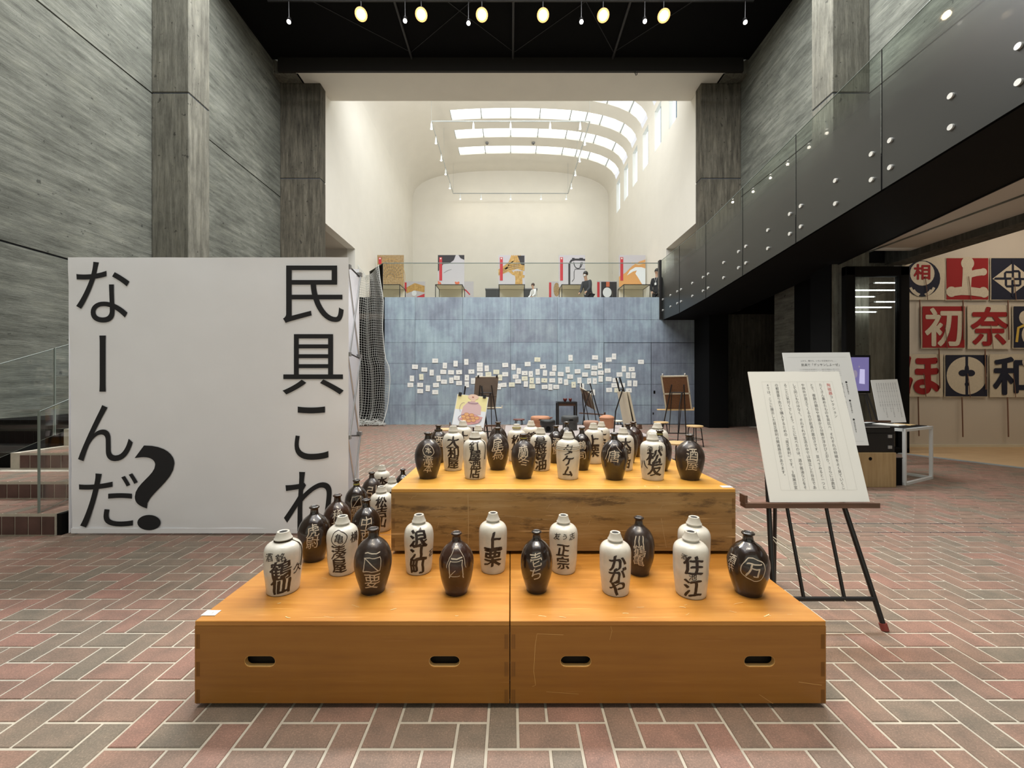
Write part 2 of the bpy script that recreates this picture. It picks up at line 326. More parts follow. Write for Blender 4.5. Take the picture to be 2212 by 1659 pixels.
M['greyprint'] = mat('dark grey print', (0.04, 0.04, 0.045), 0.7)
M['darkwood'] = wood('dark stained wood', (0.06, 0.028, 0.016), (0.11, 0.052, 0.03), (0.17, 0.09, 0.055), 'x', 0.5, 0.1)
M['redtip'] = mat('red rubber foot', (0.22, 0.04, 0.03), 0.6); M['string'] = mat('cream string', (0.6, 0.55, 0.42), 0.9)
M['kraft'] = mat('grey brown hardboard', (0.21, 0.165, 0.13), 0.8, var=0.08); M['cork'] = mat('brown cork board', (0.20, 0.095, 0.045), 0.85, var=0.15, vscale=40)
M['cream'] = mat('cream painted wood', (0.70, 0.64, 0.50), 0.6); M['stool'] = wood('pale wooden seat', (0.52, 0.33, 0.14), (0.66, 0.45, 0.21), (0.76, 0.56, 0.30), 'x', 0.4, 0.1)
M['stool_r'] = wood('red brown seat', (0.12, 0.04, 0.03), (0.17, 0.06, 0.045), (0.22, 0.09, 0.07), 'x', 0.4, 0.1)
M['terra'] = mat('terracotta clay', (0.46, 0.215, 0.115), 0.7, var=0.1); M['terra_p'] = mat('pale terracotta clay', (0.36, 0.20, 0.13), 0.75, var=0.1)
M['char'] = mat('black fired clay', (0.016, 0.016, 0.015), 0.5, var=0.2); M['greyclay'] = mat('dark grey clay', (0.05, 0.052, 0.05), 0.6, var=0.15)
M['linen'] = mat('pale grey top sheet', (0.36, 0.31, 0.29), 0.7); M['lacquer'] = mat('red lacquer', (0.12, 0.018, 0.012), 0.25)
M['whitemetal'] = mat('white steel', (0.72, 0.74, 0.73), 0.35); M['paper'] = mat('white paper', (0.76, 0.75, 0.70), 0.8); M['paper_y'] = mat('cream paper', (0.72, 0.70, 0.54), 0.8)
M['pencil'] = mat('pencil grey', (0.30, 0.30, 0.31), 0.8); M['net'] = mat('white net thread', (0.56, 0.56, 0.52), 0.8)
M['navy'] = mat('navy dye', (0.010, 0.013, 0.032), 0.85); M['reddye'] = mat('red dye', (0.31, 0.012, 0.014), 0.85); M['cotton'] = mat('unbleached cotton', (0.62, 0.55, 0.43), 0.9, var=0.05, vscale=30)
M['rope'] = mat('brown cotton tie', (0.24, 0.13, 0.09), 0.9); M['yellow'] = mat('yellow dye', (0.65, 0.45, 0.08), 0.8)
M['floorwood'] = wood('pale plank floor', (0.50, 0.33, 0.17), (0.60, 0.41, 0.22), (0.68, 0.48, 0.28), 'x', 0.45, 0.1)
M['boxwood'] = wood('pale wooden crate', (0.34, 0.22, 0.10), (0.42, 0.29, 0.14), (0.50, 0.36, 0.19), 'z', 0.5, 0.1)
M['lampglow'] = mat('warm lamp lens', (1, 1, 1), 0.5, emit=(1.0, 0.80, 0.50), es=60); M['lampsmall'] = mat('white lamp lens', (1, 1, 1), 0.5, emit=(1.0, 0.95, 0.85), es=9)
M['haloglow'] = mat('warm lamp halo', (0.3, 0.2, 0.1), 0.5, emit=(1.0, 0.50, 0.16), es=0.75); M['reflglow'] = mat('cool lamp reflection', (1, 1, 1), 0.5, emit=(0.95, 1.0, 0.98), es=5)
M['strip'] = mat('skylight diffuser', (0.8, 0.8, 0.8), 0.5, emit=(0.93, 1.0, 0.98), es=1.05); M['sky'] = mat('daylight behind window', (0.8, 0.9, 1), 0.5, emit=(0.66, 0.84, 1.0), es=0.62)
M['mullion'] = mat('grey glazing bar', (0.34, 0.36, 0.35), 0.5); M['winframe'] = mat('dark window frame', (0.10, 0.14, 0.17), 0.5)
M['screen'] = mat('lit violet screen', (0.05, 0.05, 0.1), 0.3, emit=(0.26, 0.22, 0.50), es=0.36); M['screen_l'] = mat('pale sheet on screen', (0.1, 0.1, 0.1), 0.3, emit=(0.62, 0.58, 0.9), es=0.5)
M['screen_d'] = mat('grey hand on screen', (0.05, 0.05, 0.05), 0.3, emit=(0.36, 0.30, 0.42), es=0.45)
M['skin'] = mat('skin', (0.50, 0.30, 0.20), 0.6); M['hair'] = mat('black hair', (0.015, 0.012, 0.010), 0.5); M['jacket'] = mat('charcoal jacket', (0.045, 0.048, 0.055), 0.85); M['suit'] = mat('black suit', (0.012, 0.012, 0.014), 0.8)
M['shirt'] = mat('white shirt', (0.72, 0.72, 0.70), 0.85); M['trouser'] = mat('dark trousers', (0.02, 0.02, 0.025), 0.85); M['brownhair'] = mat('brown hair', (0.06, 0.035, 0.022), 0.6)
M['pgrey'] = mat('poster grey print', (0.52, 0.50, 0.52), 0.7); M['pred'] = mat('poster red tag', (0.52, 0.03, 0.04), 0.6); M['pblack'] = mat('poster black print', (0.025, 0.022, 0.025), 0.6)
M['straw'] = wood('poster straw print', (0.18, 0.09, 0.02), (0.52, 0.31, 0.09), (0.72, 0.50, 0.22), 'z', 0.7, 0, s=3); M['orange'] = mat('poster orange print', (0.66, 0.33, 0.11), 0.7)
M['basket'] = wood('poster basket print', (0.15, 0.085, 0.03), (0.36, 0.24, 0.11), (0.60, 0.46, 0.27), 'y', 0.7, 0, s=6); M['porange'] = mat('poster vermilion print', (0.60, 0.15, 0.07), 0.7)
M['pwhite'] = mat('poster pale print', (0.74, 0.77, 0.79), 0.7); M['slope'] = mat('pale plinth side', (0.66, 0.52, 0.33), 0.7)
M['casefill'] = mat('showcase beige back', (0.80, 0.75, 0.62), 0.7)

# ------------------------------------------------------------------ floor: mortar bed, single bricks, the rest joined
XL, XR = -7.1, 7.1
YB = 13.5            # plane of the blue wall
bed = MB().box(-8.6, 13.0, -4.0, 15.2, -0.08, -0.0035)
floor = tag(bed.build('floor', M['grout'], origin=(0, 0, 0)), 'brick floor laid in herringbone with pale joints', None, None, 'structure')
U = 0.1177
BX0 = FL(1101, 1660-94.5)[0]
cells = []
def vis(x, y, m=0):
    if y < 0.8: return False
    px = CX+x*F/y; py = CY+EYE*F/y
    return -m < px < 2212+m and py < 1659+m
ox, oy = 0.028, 1.523      # one joint corner measured in the photo
for j in range(-13, 120):
    for i in range(-150, 130):
        c = (i-j) % 4
        if c == 0: x0, y0, lx, ly = ox+i*U, oy+j*U, 2*U, U
        elif c == 3: x0, y0, lx, ly = ox+i*U, oy+j*U, U, 2*U
        else: continue
        xc, yc = x0+lx/2, y0+ly/2
        if yc > 13.42 and not (-5.8 < xc < -4.2): continue
        if yc > 14.8 or xc < -7.0 or xc > 12.0: continue
        if xc < -5.75 and 4.5 < yc < 8.1: continue
        if xc > 7.4 and yc > 8.85-0.6*(xc-7.4): continue
        if -5.8 < xc < -4.1 and 3.85 < yc < 8.1: continue
        if yc < 0.1 or abs(xc) > 1.6+1.95*yc: continue
        ar = lx*ly*EYE/yc**3 if (vis(xc, yc, 40) and not (-1.25 < xc < 1.25 and 1.85 < yc < 3.5)) else 0
        cells.append((ar, x0, y0, lx, ly))
cells.sort(reverse=True)
def brickverts(lx, ly, h=0.0, dz=0.0):
    g = 0.0055; b = 0.0022
    x0, x1, y0, y1 = g, lx-g, g, ly-g
    return ([(x0,y0,-0.02),(x1,y0,-0.02),(x1,y1,-0.02),(x0,y1,-0.02),(x0,y0,-b+dz),(x1,y0,-b+dz),(x1,y1,-b+dz),(x0,y1,-b+dz),
             (x0+b,y0+b,dz),(x1-b,y0+b,dz),(x1-b,y1-b,dz),(x0+b,y1-b,dz)],
            [(0,1,5,4),(1,2,6,5),(2,3,7,6),(3,0,4,7),(4,5,9,8),(5,6,10,9),(6,7,11,10),(7,4,8,11),(8,9,10,11)])
def set_tone(me, vals):
    a = me.attributes.new('tone', 'FLOAT', 'FACE'); a.data.foreach_set('value', vals)
variants = {}
tones = [0.0, 0.12, 0.3, 0.45, 0.58, 0.7, 0.8, 0.9, 1.0]
for k, t in enumerate(tones):
    for (lx, ly) in ((2*U, U), (U, 2*U)):
        V_, Fc = brickverts(lx, ly, dz=random.uniform(-0.0008, 0.0008)); me = bpy.data.meshes.new('brick'); me.from_pydata(V_, [], Fc); set_tone(me, [t]*len(Fc)); me.materials.append(M['brick']); variants[(k, lx > ly)] = me
def rtone():
    return random.choice((0.0, 0.1, 0.2, 0.15)) if random.random() < 0.22 else random.uniform(0.35, 1.0)
for n, (ar, x0, y0, lx, ly) in enumerate(cells[:300]):
    t = rtone(); k = min(range(len(tones)), key=lambda q: abs(tones[q]-t))
    o = bpy.data.objects.new('brick', variants[(k, lx > ly)]); C.objects.link(o); o.location = (x0, y0, 0); o.parent = floor
mb = MB(); tv = []
for (ar, x0, y0, lx, ly) in cells[300:]:
    V_, Fc = brickverts(lx, ly, dz=random.uniform(-0.0008, 0.0008)); mb.add([(a+x0, b+y0, c) for a, b, c in V_], Fc); tv += [rtone()]*len(Fc)
rest = mb.build('brick_paving', M['brick'], floor); set_tone(rest.data, tv); tag(rest, None, None, None, 'stuff')

# ------------------------------------------------------------------ concrete walls with recessed joints
def slabwall(name, side):
    s = -1 if side == 'left' else 1; X = XL if s < 0 else XR; t = 0.4
    body = MB()
    if s < 0: body.box(X-t, X-0.03, -4.0, 13.6, 0, 11.4)
    else: body.box(X+0.03, X+t, -4.0, 13.6, 4.2, 11.4)
    o = tag(body.build(name, M['seam']), None, None, None, 'structure')
    zs = [(0, 3.325), (3.355, 7.075), (7.105, 11.4)]
    for (y0, y1) in ((-4.0, 8.15), (8.15, 13.6)):
        for (z0, z1) in zs:
            if s > 0: z0 = max(z0, 3.95)
            if z1-z0 < 0.3: continue
            p = MB(); a, b = (X-0.03, X) if s < 0 else (X, X+0.03)
            p.box(a, b, y0, y1, z0, z1); q = p.build('concrete_panel', M['conc_y'], o)
    return o
wl = slabwall('wall_left', 'left'); wr = slabwall('wall_right', 'right')
tag(MB().box(-7.1, 12.5, -4.4, -4.0, 0, 11.4).build('wall_back', M['conc_x']), None, None, None, 'structure')
def pillar(x0, x1, y0, y1, ztop, label, zj, zbot=0, mt='conc_z'):
    t = thing('concrete_pillar', label, 'pillar', ((x0+x1)/2, (y0+y1)/2, zbot), 'concrete pillars along the hall', 'structure')
    g = 0.012
    for (a, b) in ((zbot, zj-g), (zj+g, ztop)):
        bevel(MB().box(x0, x1, y0, y1, a, b).build('shaft_section', M[mt], t), 0.012, 1)
    MB().box(x0+0.015, x1-0.015, y0+0.015, y1-0.015, zj-g, zj+g).build('joint', M['seam'], t)
pillar(-7.1, -6.37, 8.15, 8.72, 11.4, 'light board-marked concrete pillar rising behind the white banner', 7.10)
pillar(6.37, 7.1, 8.15, 8.72, 11.4, 'board-marked concrete pillar behind the smoked glass of the ramp', 7.10)
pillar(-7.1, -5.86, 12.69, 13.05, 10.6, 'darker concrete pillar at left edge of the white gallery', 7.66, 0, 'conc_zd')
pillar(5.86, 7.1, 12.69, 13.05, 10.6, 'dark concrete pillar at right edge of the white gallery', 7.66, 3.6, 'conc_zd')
# haunches over the rear pillars
for s in (-1, 1):
    tag(MB().prism([(s*6.35, 12.3, 10.6), (s*7.1, 12.3, 10.6), (s*7.1, 12.3, 11.05)], (0, 0.42, 0)).build('trim_1' if s < 0 else 'trim_2', M['conc_z']), None, None, None, 'structure')
# ------------------------------------------------------------------ black ceiling, beam, soffit
cl = tag(MB().box(-7.1, 7.1, 8.8, 12.28, 11.0, 11.3).build('ceiling', M['ceil']), None, None, None, 'structure')
for xx in (-2.93, 0.07, 3.02):
    MB().tube([(xx*1.0, 8.9, 10.97), (xx, 12.2, 10.97)], 0.035, 6).build('ceiling_bar', M['strut'], cl)
for a, b in ((-5.0, -2.9), (-1.0, -2.9), (1.9, 0.1), (1.9, 3.0), (-1.6, 0.1), (4.6, 3.0)):
    MB().tube([(a, 10.4, 10.99), (b, 12.0, 10.99)], 0.008, 5).build('brace', M['strut'], cl)
MB().box(-6.9, 6.9, 12.2, 12.28, 10.6, 11.0).build('beam', mat('dark brown beam', (0.012, 0.010, 0.008), 0.7), cl)
hk = MB(); hk.tube([(3.67, 12.15, 10.62), (3.67, 12.15, 10.50), (3.70, 12.15, 10.43), (3.73, 12.15, 10.46), (3.72, 12.15, 10.52)], 0.012, 6)
tag(hk.build('cable_hook', M['blackmetal']), 'small black cable hook hanging under the ceiling beam', 'hook')
tag(MB().box(-6.4, 6.4, 12.28, 13.5, 10.6, 11.3).build('trim_3', M['white']), None, None, None, 'structure')
# ------------------------------------------------------------------ white vaulted gallery upstairs
G = 5.9; GY1 = 24.83; GZ = 4.17; GF = 3.87
half = [(0, 14.17), (0.7, 14.165), (1.4, 14.15), (2.1, 14.12), (2.85, 14.07), (3.6, 13.97), (4.3, 13.83), (4.85, 13.66), (5.3, 13.45), (5.62, 13.2), (5.8, 12.95), (5.88, 12.72), (5.9, 12.5)]
prof = [(-x, z) for x, z in half[::-1]] + half[1:]
SY = [14.62+1.523*k for k in range(6)]; SW = 0.74
ygrid = [13.5]
for y in SY: ygrid += [y, y+SW]
ygrid.append(GY1)
isl = lambda x: -3.05 < x < 5.86
v = MB()
for a in range(len(prof)-1):
    (x0, z0), (x1, z1) = prof[a], prof[a+1]; xm = (x0+x1)/2
    for b in range(len(ygrid)-1):
        if b % 2 == 1 and -2.9 < xm < 5.85: continue
        v.add([(x0, ygrid[b], z0), (x1, ygrid[b], z0 if False else z1), (x1, ygrid[b+1], z1), (x0, ygrid[b+1], z0)], [(0, 1, 2, 3)], True)
vault = tag(v.build('ceiling_gallery', M['white']), None, None, None, 'structure')
bmv = bmesh.new(); bmv.from_mesh(vault.data); bmesh.ops.remove_doubles(bmv, verts=bmv.verts, dist=0.001); bmv.to_mesh(vault.data); bmv.free()
for k, y in enumerate(SY):
    t = thing('skylight', f'{["nearest, partly hidden", "second, cut by the soffit", "third, showing only at right", "fourth, widest visible", "fifth", "last and farthest"][k]} curved skylight strip across the vaulted gallery ceiling', 'skylight', (1.4, y+SW/2, 13.9), 'curved skylight strips in the gallery vault')
    segs = [p for p in prof if -2.9 <= p[0] <= 5.86]
    revs = [MB(), MB()]
    for a in range(len(segs)-1):
        (x0, z0), (x1, z1) = segs[a], segs[a+1]
        d = Vector((x1-x0, z1-z0)); n = Vector((-d.y, d.x)).normalized()*0.10
        for rev, yy in zip(revs, (y, y+SW)): rev.add([(x0, yy, z0), (x1, yy, z1), (x1+n.x, yy, z1+n.y), (x0+n.x, yy, z0+n.y)], [(0, 1, 2, 3)])
    for rev in revs: rev.build('reveal', M['white'], t)
    grp = [(0, 2), (2, 4), (4, 6), (6, 8), (8, 9), (9, 10), (10, 12), (12, 99)]
    cuts = [-2.85, -1.4, 0, 1.4, 2.85, 3.6, 4.3, 5.3]
    for ci in range(len(cuts)):
        lo = cuts[ci]; hi = cuts[ci+1] if ci+1 < len(cuts) else 5.85
        pp = [p for p in segs if lo-1e-6 <= p[0] <= hi+1e-6]
        if len(pp) < 2: continue
        pn = MB()
        for a in range(len(pp)-1):
            (x0, z0), (x1, z1) = pp[a], pp[a+1]; d = Vector((x1-x0, z1-z0)); n = Vector((-d.y, d.x)).normalized()*0.09
            pn.add([(x0+n.x, y, z0+n.y), (x1+n.x, y, z1+n.y), (x1+n.x, y+SW, z1+n.y), (x0+n.x, y+SW, z0+n.y)], [(0, 1, 2, 3)], True)
        pn.build('diffuser_pane', M['strip'], t)
        x0, z0 = pp[0]; bar = MB(); bar.box(x0-0.02, x0+0.02, y, y+SW, z0-0.0, z0+0.09); bar.build('glazing_bar', M['mullion'], t)
# gallery walls
wgb = MB(); wgb.add([(x, GY1, z) for x, z in prof]+[(-G, GY1, GF), (G, GY1, GF)], [tuple(range(len(prof)))+(len(prof)+1, len(prof))])
tag(wgb.build('wall_gallery_rear', M['white']), None, None, None, 'structure')
OZ, OY = 6.45, 15.63
wgl = MB(); wgl.box(-G-0.3, -G, 13.05, OY, OZ, 12.55); wgl.box(-G-0.3, -G, OY, GY1, GF, 12.55)
wgl = tag(wgl.build('wall_gallery_left', M['white']), None, None, None, 'structure')
wgr = MB(); wgr.box(G, G+0.3, 13.05, OY, OZ, 10.8); wgr.box(G, G+0.3, OY, GY1, GF, 10.8); wgr.box(G, G+0.3, 13.05, GY1, 12.46, 12.55)
edges = [13.05]
for y in SY: edges += [y, y+SW]
edges.append(GY1)
for b in range(0, len(edges)-1, 2): wgr.box(G, G+0.3, edges[b], edges[b+1], 10.8, 12.46)
wgr = tag(wgr.build('wall_gallery_right', M['white']), None, None, None, 'structure')
for k, y in enumerate(SY):
    wn = MB().box(G+0.16, G+0.18, y, y+SW, 10.8, 12.46).build(f'window_{k+1}', M['sky']); tag(wn, None, None, None, 'structure')
    fr = MB(); fr.box(G+0.13, G+0.16, y, y+0.02, 10.8, 12.46); fr.box(G+0.13, G+0.16, y+SW*0.52, y+SW*0.52+0.03, 10.8, 12.46); fr.box(G+0.13, G+0.16, y, y+SW, 10.8, 10.84)
    fr.build('window_frame', M['winframe'], wn)
# side openings of the gallery (rooms beyond)
for s, nm in ((-1, 'wall_niche_left'), (1, 'wall_niche_right')):
    n = MB(); a, b = sorted((s*(G+0.3), s*(G+2.6)))
    n.box(a, b, 15.63, 15.8, GF, 6.6); n.box(a, b, 13.05, 15.63, OZ, OZ+0.1); c, d = sorted((s*(G+2.6), s*(G+2.7))); n.box(c, d, 13.05, 15.8, GF, 6.6)
    tag(n.build(nm, M['beige']), None, None, None, 'structure')
tag(MB().box(-8.6, 8.6, 13.76, 25.0, 3.7, GF).build('floor_gallery', M['beige']), None, None, None, 'structure')

# ------------------------------------------------------------------ blue-grey wall of panels with flush double door
wx0, wx1 = -4.12, 6.25
bw = tag(MB().box(wx0, wx1, YB, YB+0.25, 0, GZ).build('wall_front', M['seam']), 'blue grey panelled wall below the gallery', None, None, 'structure')
pxs = [831, 897, 1000, 1103, 1204, 1304, 1406, 1508, 1516]; pys = [642, 691, 740, 785, 830, 875, 917]
zz = [EYE+(CY-y)*YB/F for y in pys]; zz[0] = GZ; zz[-1] = 0.0
xx_ = [(x-CX)*YB/F for x in pxs]
for i in range(len(xx_)-1):
    for j in range(6):
        if i in (5, 6) and j >= 2: continue
        x0, x1 = xx_[i], xx_[i+1]; z1, z0 = zz[j], zz[j+1]
        p = MB().box(x0+0.0028, x1-0.0028, YB-0.02-random.uniform(0, 0.008), YB, z0+0.0028, z1-0.0028).build('wall_panel', M['blue'], bw); bevel(p, 0.003)
door = tag(MB().box(xx_[5], xx_[7], YB-0.004, YB+0.0, 0, zz[2]).build('door_1', M['seam']), None, None, None, 'structure')
for i in (5, 6):
    lf = MB().box(xx_[i]+0.012, xx_[i+1]-0.012, YB-0.03, YB-0.004, 0.02, zz[2]-0.015).build('door_leaf', M['blue'], door)
    for j in (3, 4, 5):
        MB().box(xx_[i]+0.012, xx_[i+1]-0.012, YB-0.032, YB-0.03, zz[j]-0.004, zz[j]+0.004).build('groove', M['seam'], lf)
hp = P(1413.5, 847, YB-0.03); MB().box(hp.x-0.03, hp.x+0.03, YB-0.036, YB-0.03, hp.z-0.05, hp.z+0.05).build('recessed_pull', M['black'], door)
hp = P(1411, 893, YB-0.03); MB().lathe([(0.0, 0), (0.02, 0.0), (0.02, 0.02)], 12).build('tmp', M['blackmetal']) if False else None
MB().box(hp.x-0.02, hp.x+0.02, YB-0.04, YB-0.03, hp.z-0.03, hp.z+0.03).build('lock_plate', M['blackmetal'], door)
tag(MB().box(-8.5, wx0, 15.0, 15.2, 0, 4.15).build('wall_recess', M['black']), None, None, None, 'structure')
tag(MB().box(wx0-0.02, wx0, YB, 15.0, 0, 4.15).build('trim_4', M['black']), None, None, None, 'structure')
tag(MB().box(-7.1, -5.3, YB+0.05, YB+0.15, 0, GZ).build('trim_5', M['black']), None, None, None, 'structure')
tag(MB().box(-8.5, wx0, YB, YB+0.1, 3.65, GZ).build('trim_6', M['black']), None, None, None, 'structure')
# papers pinned on the wall
pc3 = "L287,413 L632,309 P798,393 P981,360 P1163,330 L448,461 P573,513 P396,585 P235,613 L770,500 L903,507 L1040,505 P690,612 L783,668 P908,645 L1002,602 L1040,690 L210,723 L376,723 P507,780 L645,725 L376,827 L633,845 P1173,600 P1173,715 L1395,378 L1395,457 P1512,440 L1250,496 L1395,548 L1541,540 P1280,655 L1675,500 L1828,383 L1828,541 P1740,597 L1800,723 P1717,748 L1940,716"
pc4 = "P66,375 P148,438 L98,523 L137,597 L284,331 L434,261 L520,368 P695,392 L238,470 L238,552 P256,638 P332,484 P347,585 L354,674 P438,453 P444,588 L541,582 P551,469 L546,682 P634,685 L666,480 L663,583 L724,682 L793,485 P786,589 P901,418 P945,235 L939,524 P876,610 L1054,443 P992,650 P1082,583 L1169,493 L1203,367 L1313,388 L1323,229 P1401,354 L1306,475 L1411,464 P1409,559 P1232,593 P1317,593 P1122,675 P1290,768 L1516,432 L1534,263 P1615,214 L1532,562 L1638,578 L1699,492 P1767,404 L1888,410 L2030,297 P1832,505 P1914,505 P1853,628 P1941,630 L1620,658 L1740,656 L1540,730 L1665,735 L1842,737"
paps = []
for s, o0, sc in ((pc3, (860, 740), 7.9), (pc4, (1100, 740), 7.135)):
    for q in s.split():
        a, b = q[1:].split(','); paps.append((q[0], o0[0]+int(a)/sc, o0[1]+int(b)/sc))
ORD = ['first', 'second', 'third', 'fourth', 'fifth', 'sixth', 'seventh', 'eighth', 'ninth', 'tenth', 'eleventh', 'twelfth', 'thirteenth', 'fourteenth', 'fifteenth', 'sixteenth', 'seventeenth', 'eighteenth', 'nineteenth', 'twentieth']
bands = [(0, 787, 'topmost scattered row'), (787, 798, 'second row down'), (798, 808, 'third row down'), (808, 818, 'middle row'), (818, 829, 'third row up'), (829, 838, 'second row up'), (838, 999, 'bottom row')]
sk = {}
rk = random.Random(3)
def sketch_mesh(kind, port):
    f = Flat(); W_, H_ = (0.045, 0.06) if port else (0.06, 0.045)
    if kind == 0: f.ring(0, 0, W_*0.5, 0.006, H_*0.5, 14); f.stroke([(-W_*0.6, -H_*0.6), (W_*0.6, -H_*0.6)], 0.005)
    elif kind == 1: f.disc(W_*0.1, -H_*0.1, W_*0.35, H_*0.4, 10)
    elif kind == 2:
        for i in range(3): f.stroke([(-W_*0.6+i*0.03, -H_*0.5), (-W_*0.4+i*0.03, H_*0.5)], 0.007)
    else: f.stroke([(-W_*0.7, -H_*0.2), (0, H_*0.35), (W_*0.7, -H_*0.1)], 0.008); f.stroke([(-W_*0.5, -H_*0.5), (W_*0.5, -H_*0.5)], 0.004)
    me = bpy.data.meshes.new('sketch'); me.from_pydata([(u, 0, v_) for u, v_ in f.v], [], f.f); me.materials.append(M['pencil']); return me
for (lo, hi, rowname) in bands:
    row = sorted([p for p in paps if lo <= p[2] < hi], key=lambda p: p[1])
    nleft = [p for p in row if p[1] < 1103]; nright = [p for p in row if p[1] >= 1103]
    for part, lst in (('left half', nleft), ('right half', nright)):
        for i, (t, x, y) in enumerate(lst):
            c = P(x, y, YB-0.036); port = t == 'P'; W_, H_ = (0.069, 0.096) if port else (0.096, 0.070)
            key = ('p', port, rk.random() < 0.12)
            if key not in sk:
                m_ = MB().box(-W_, W_, -0.001, 0.001, -H_, H_); ob = m_.build('paper_sheet', M['paper_y'] if key[2] else M['paper'], None, origin=(0, 0, 0)); sk[key] = ob.data; bpy.data.objects.remove(ob)
            o = bpy.data.objects.new('paper_sheet', sk[key]); C.objects.link(o); o.location = c; o.rotation_euler = (0, rk.uniform(-0.05, 0.05), 0)
            tag(o, f'{"upright" if port else "sideways"} sketch sheet on the blue wall, {ORD[i]} from left of {part}, {rowname}', 'paper sheet', 'small sketch sheets pinned to the blue wall')
            kk = ('s', rk.randrange(4), port)
            if kk not in sk: sk[kk] = sketch_mesh(kk[1], port)
            q = bpy.data.objects.new('sketch', sk[kk]); C.objects.link(q); q.parent = o; q.location = (rk.uniform(-0.01, 0.01), -0.0016, rk.uniform(-0.01, 0.01))

# ------------------------------------------------------------------ glass balustrade of the gallery
gb = thing('glass_balustrade', 'clear glass balustrade along the gallery edge above the blue wall', 'balustrade', (0, YB+0.05, GZ))
gx = [-4.2, -2.35, -0.45, 1.45, 3.35, 4.86]
for a in range(5):
    MB().box(gx[a]+0.004, gx[a+1]-0.004, YB+0.045, YB+0.057, GZ+0.006, 5.29).build('glass_pane', M['glass'], gb)
MB().box(-4.2, 4.86, YB+0.04, YB+0.062, 5.29, 5.315).build('top_edge', M['rail'], gb)
pn = MB(); pn.hexa([Vector(p) for p in ((-4.2, 13.555, GZ), (-4.2, 13.567, GZ), (-5.0, 14.6, GZ), (-5.0, 14.588, GZ), (-4.2, 13.555, 5.29), (-4.2, 13.567, 5.29), (-5.0, 14.6, 5.29), (-5.0, 14.588, 5.29))]); pn.build('glass_pane', M['glass'], gb)
MB().tube([(-4.2, 13.56, 5.3), (-5.0, 14.594, 5.3)], 0.012, 6).build('top_edge', M['rail'], gb)
tag(MB().box(4.86, 4.93, 13.45, 13.6, 3.45, 5.38).build('end_post', M['blackmetal']), 'black end post where gallery glass meets the ramp', 'post')

# ------------------------------------------------------------------ sloping ramp with smoked glass on the right
XB = 4.94; XO = 6.5
def ztop(y): return 5.37 if y >= 10.43 else 5.37+0.0858*(10.43-y)
def zbot(y): return ztop(y)-1.87-(0.09 if y > 11 else 0.03*max(0, (y-10.43)))
jy = [13.5, 12.07, 10.43, 8.78, 7.14, 5.49, 3.86, 2.2, 0.6]
rm = thing('ramp', 'black sloping ramp with smoked glass balustrade along the right wall', 'ramp', (5.7, 7, 3.4))
deck = MB()
for a in range(len(jy)-1):
    y1, y0 = jy[a], jy[a+1]
    deck.hexa([(XB+0.06, y0, zbot(y0)+0.01), (XO, y0, zbot(y0)+0.01), (XO, y1, zbot(y1)+0.01), (XB+0.06, y1, zbot(y1)+0.01), (XB+0.06, y0, zbot(y0)+0.5), (XO, y0, zbot(y0)+0.5), (XO, y1, zbot(y1)+0.5), (XB+0.06, y1, zbot(y1)+0.5)])
deck.build('deck', M['black'], rm)
ob_ = MB()
for a in range(len(jy)-1):
    y1, y0 = jy[a], jy[a+1]
    ob_.hexa([(XO-0.03, y0, zbot(y0)), (XO, y0, zbot(y0)), (XO, y1, zbot(y1)), (XO-0.03, y1, zbot(y1)), (XO-0.03, y0, zbot(y0)+0.8), (XO, y0, zbot(y0)+0.8), (XO, y1, zbot(y1)+0.8), (XO-0.03, y1, zbot(y1)+0.8)])
ob_.build('upstand', M['black'], rm)
hr = MB()
hr.tube([(6.3, 13.4, 4.95), (6.3, 10.43, 4.95), (6.3, 2.0, 4.95+0.0858*8.43)], 0.02, 8)
hr.build('handrail', M['blackmetal'], rm)
for a in range(len(jy)-1):
    y1, y0 = jy[a]-0.008, jy[a+1]+0.008; n = 10; g = MB(); vals = []
    for k in range(n+1):
        f = k/n
        for yy in (y0, y1): g.v.append((XB, yy, zbot(yy)+(ztop(yy)-zbot(yy))*f))
        for yy in (y0, y1): g.v.append((XB+0.012, yy, zbot(yy)+(ztop(yy)-zbot(yy))*f))
        vals += [f]*4
    for k in range(n):
        q = 4*k; g.f.append((q+1, q, q+4, q+5)); g.sm.append(False)
    q = 4*n; g.f.append((q, q+1, q+3, q+2)); g.sm.append(False)
    gp = g.build('glass_panel', M['frit'], rm)
    at = gp.data.attributes.new('tone', 'FLOAT', 'POINT'); at.data.foreach_set('value', vals)
    MB().tube([(XB-0.002, y0, ztop(y0)+0.003), (XB-0.002, y1, ztop(y1)+0.003)], 0.007, 5).build('edge', M['rail'], gp)
    MB().tube([(XB-0.001, y1, zbot(y1)), (XB-0.001, y1, ztop(y1))], 0.006, 5).build('joint_line', M['black'], gp)
    for yy in (y0+0.13, (y0+y1)/2-0.06, y1-0.13):
        for dz in (1.30, 1.65):
            b_ = MB(); z_ = ztop(yy)-dz
            b_.tube([(XB-0.022, yy, z_), (XB+0.05, yy, z_)], 0.032, 14); b_.build('bolt', M['bolt'], gp)
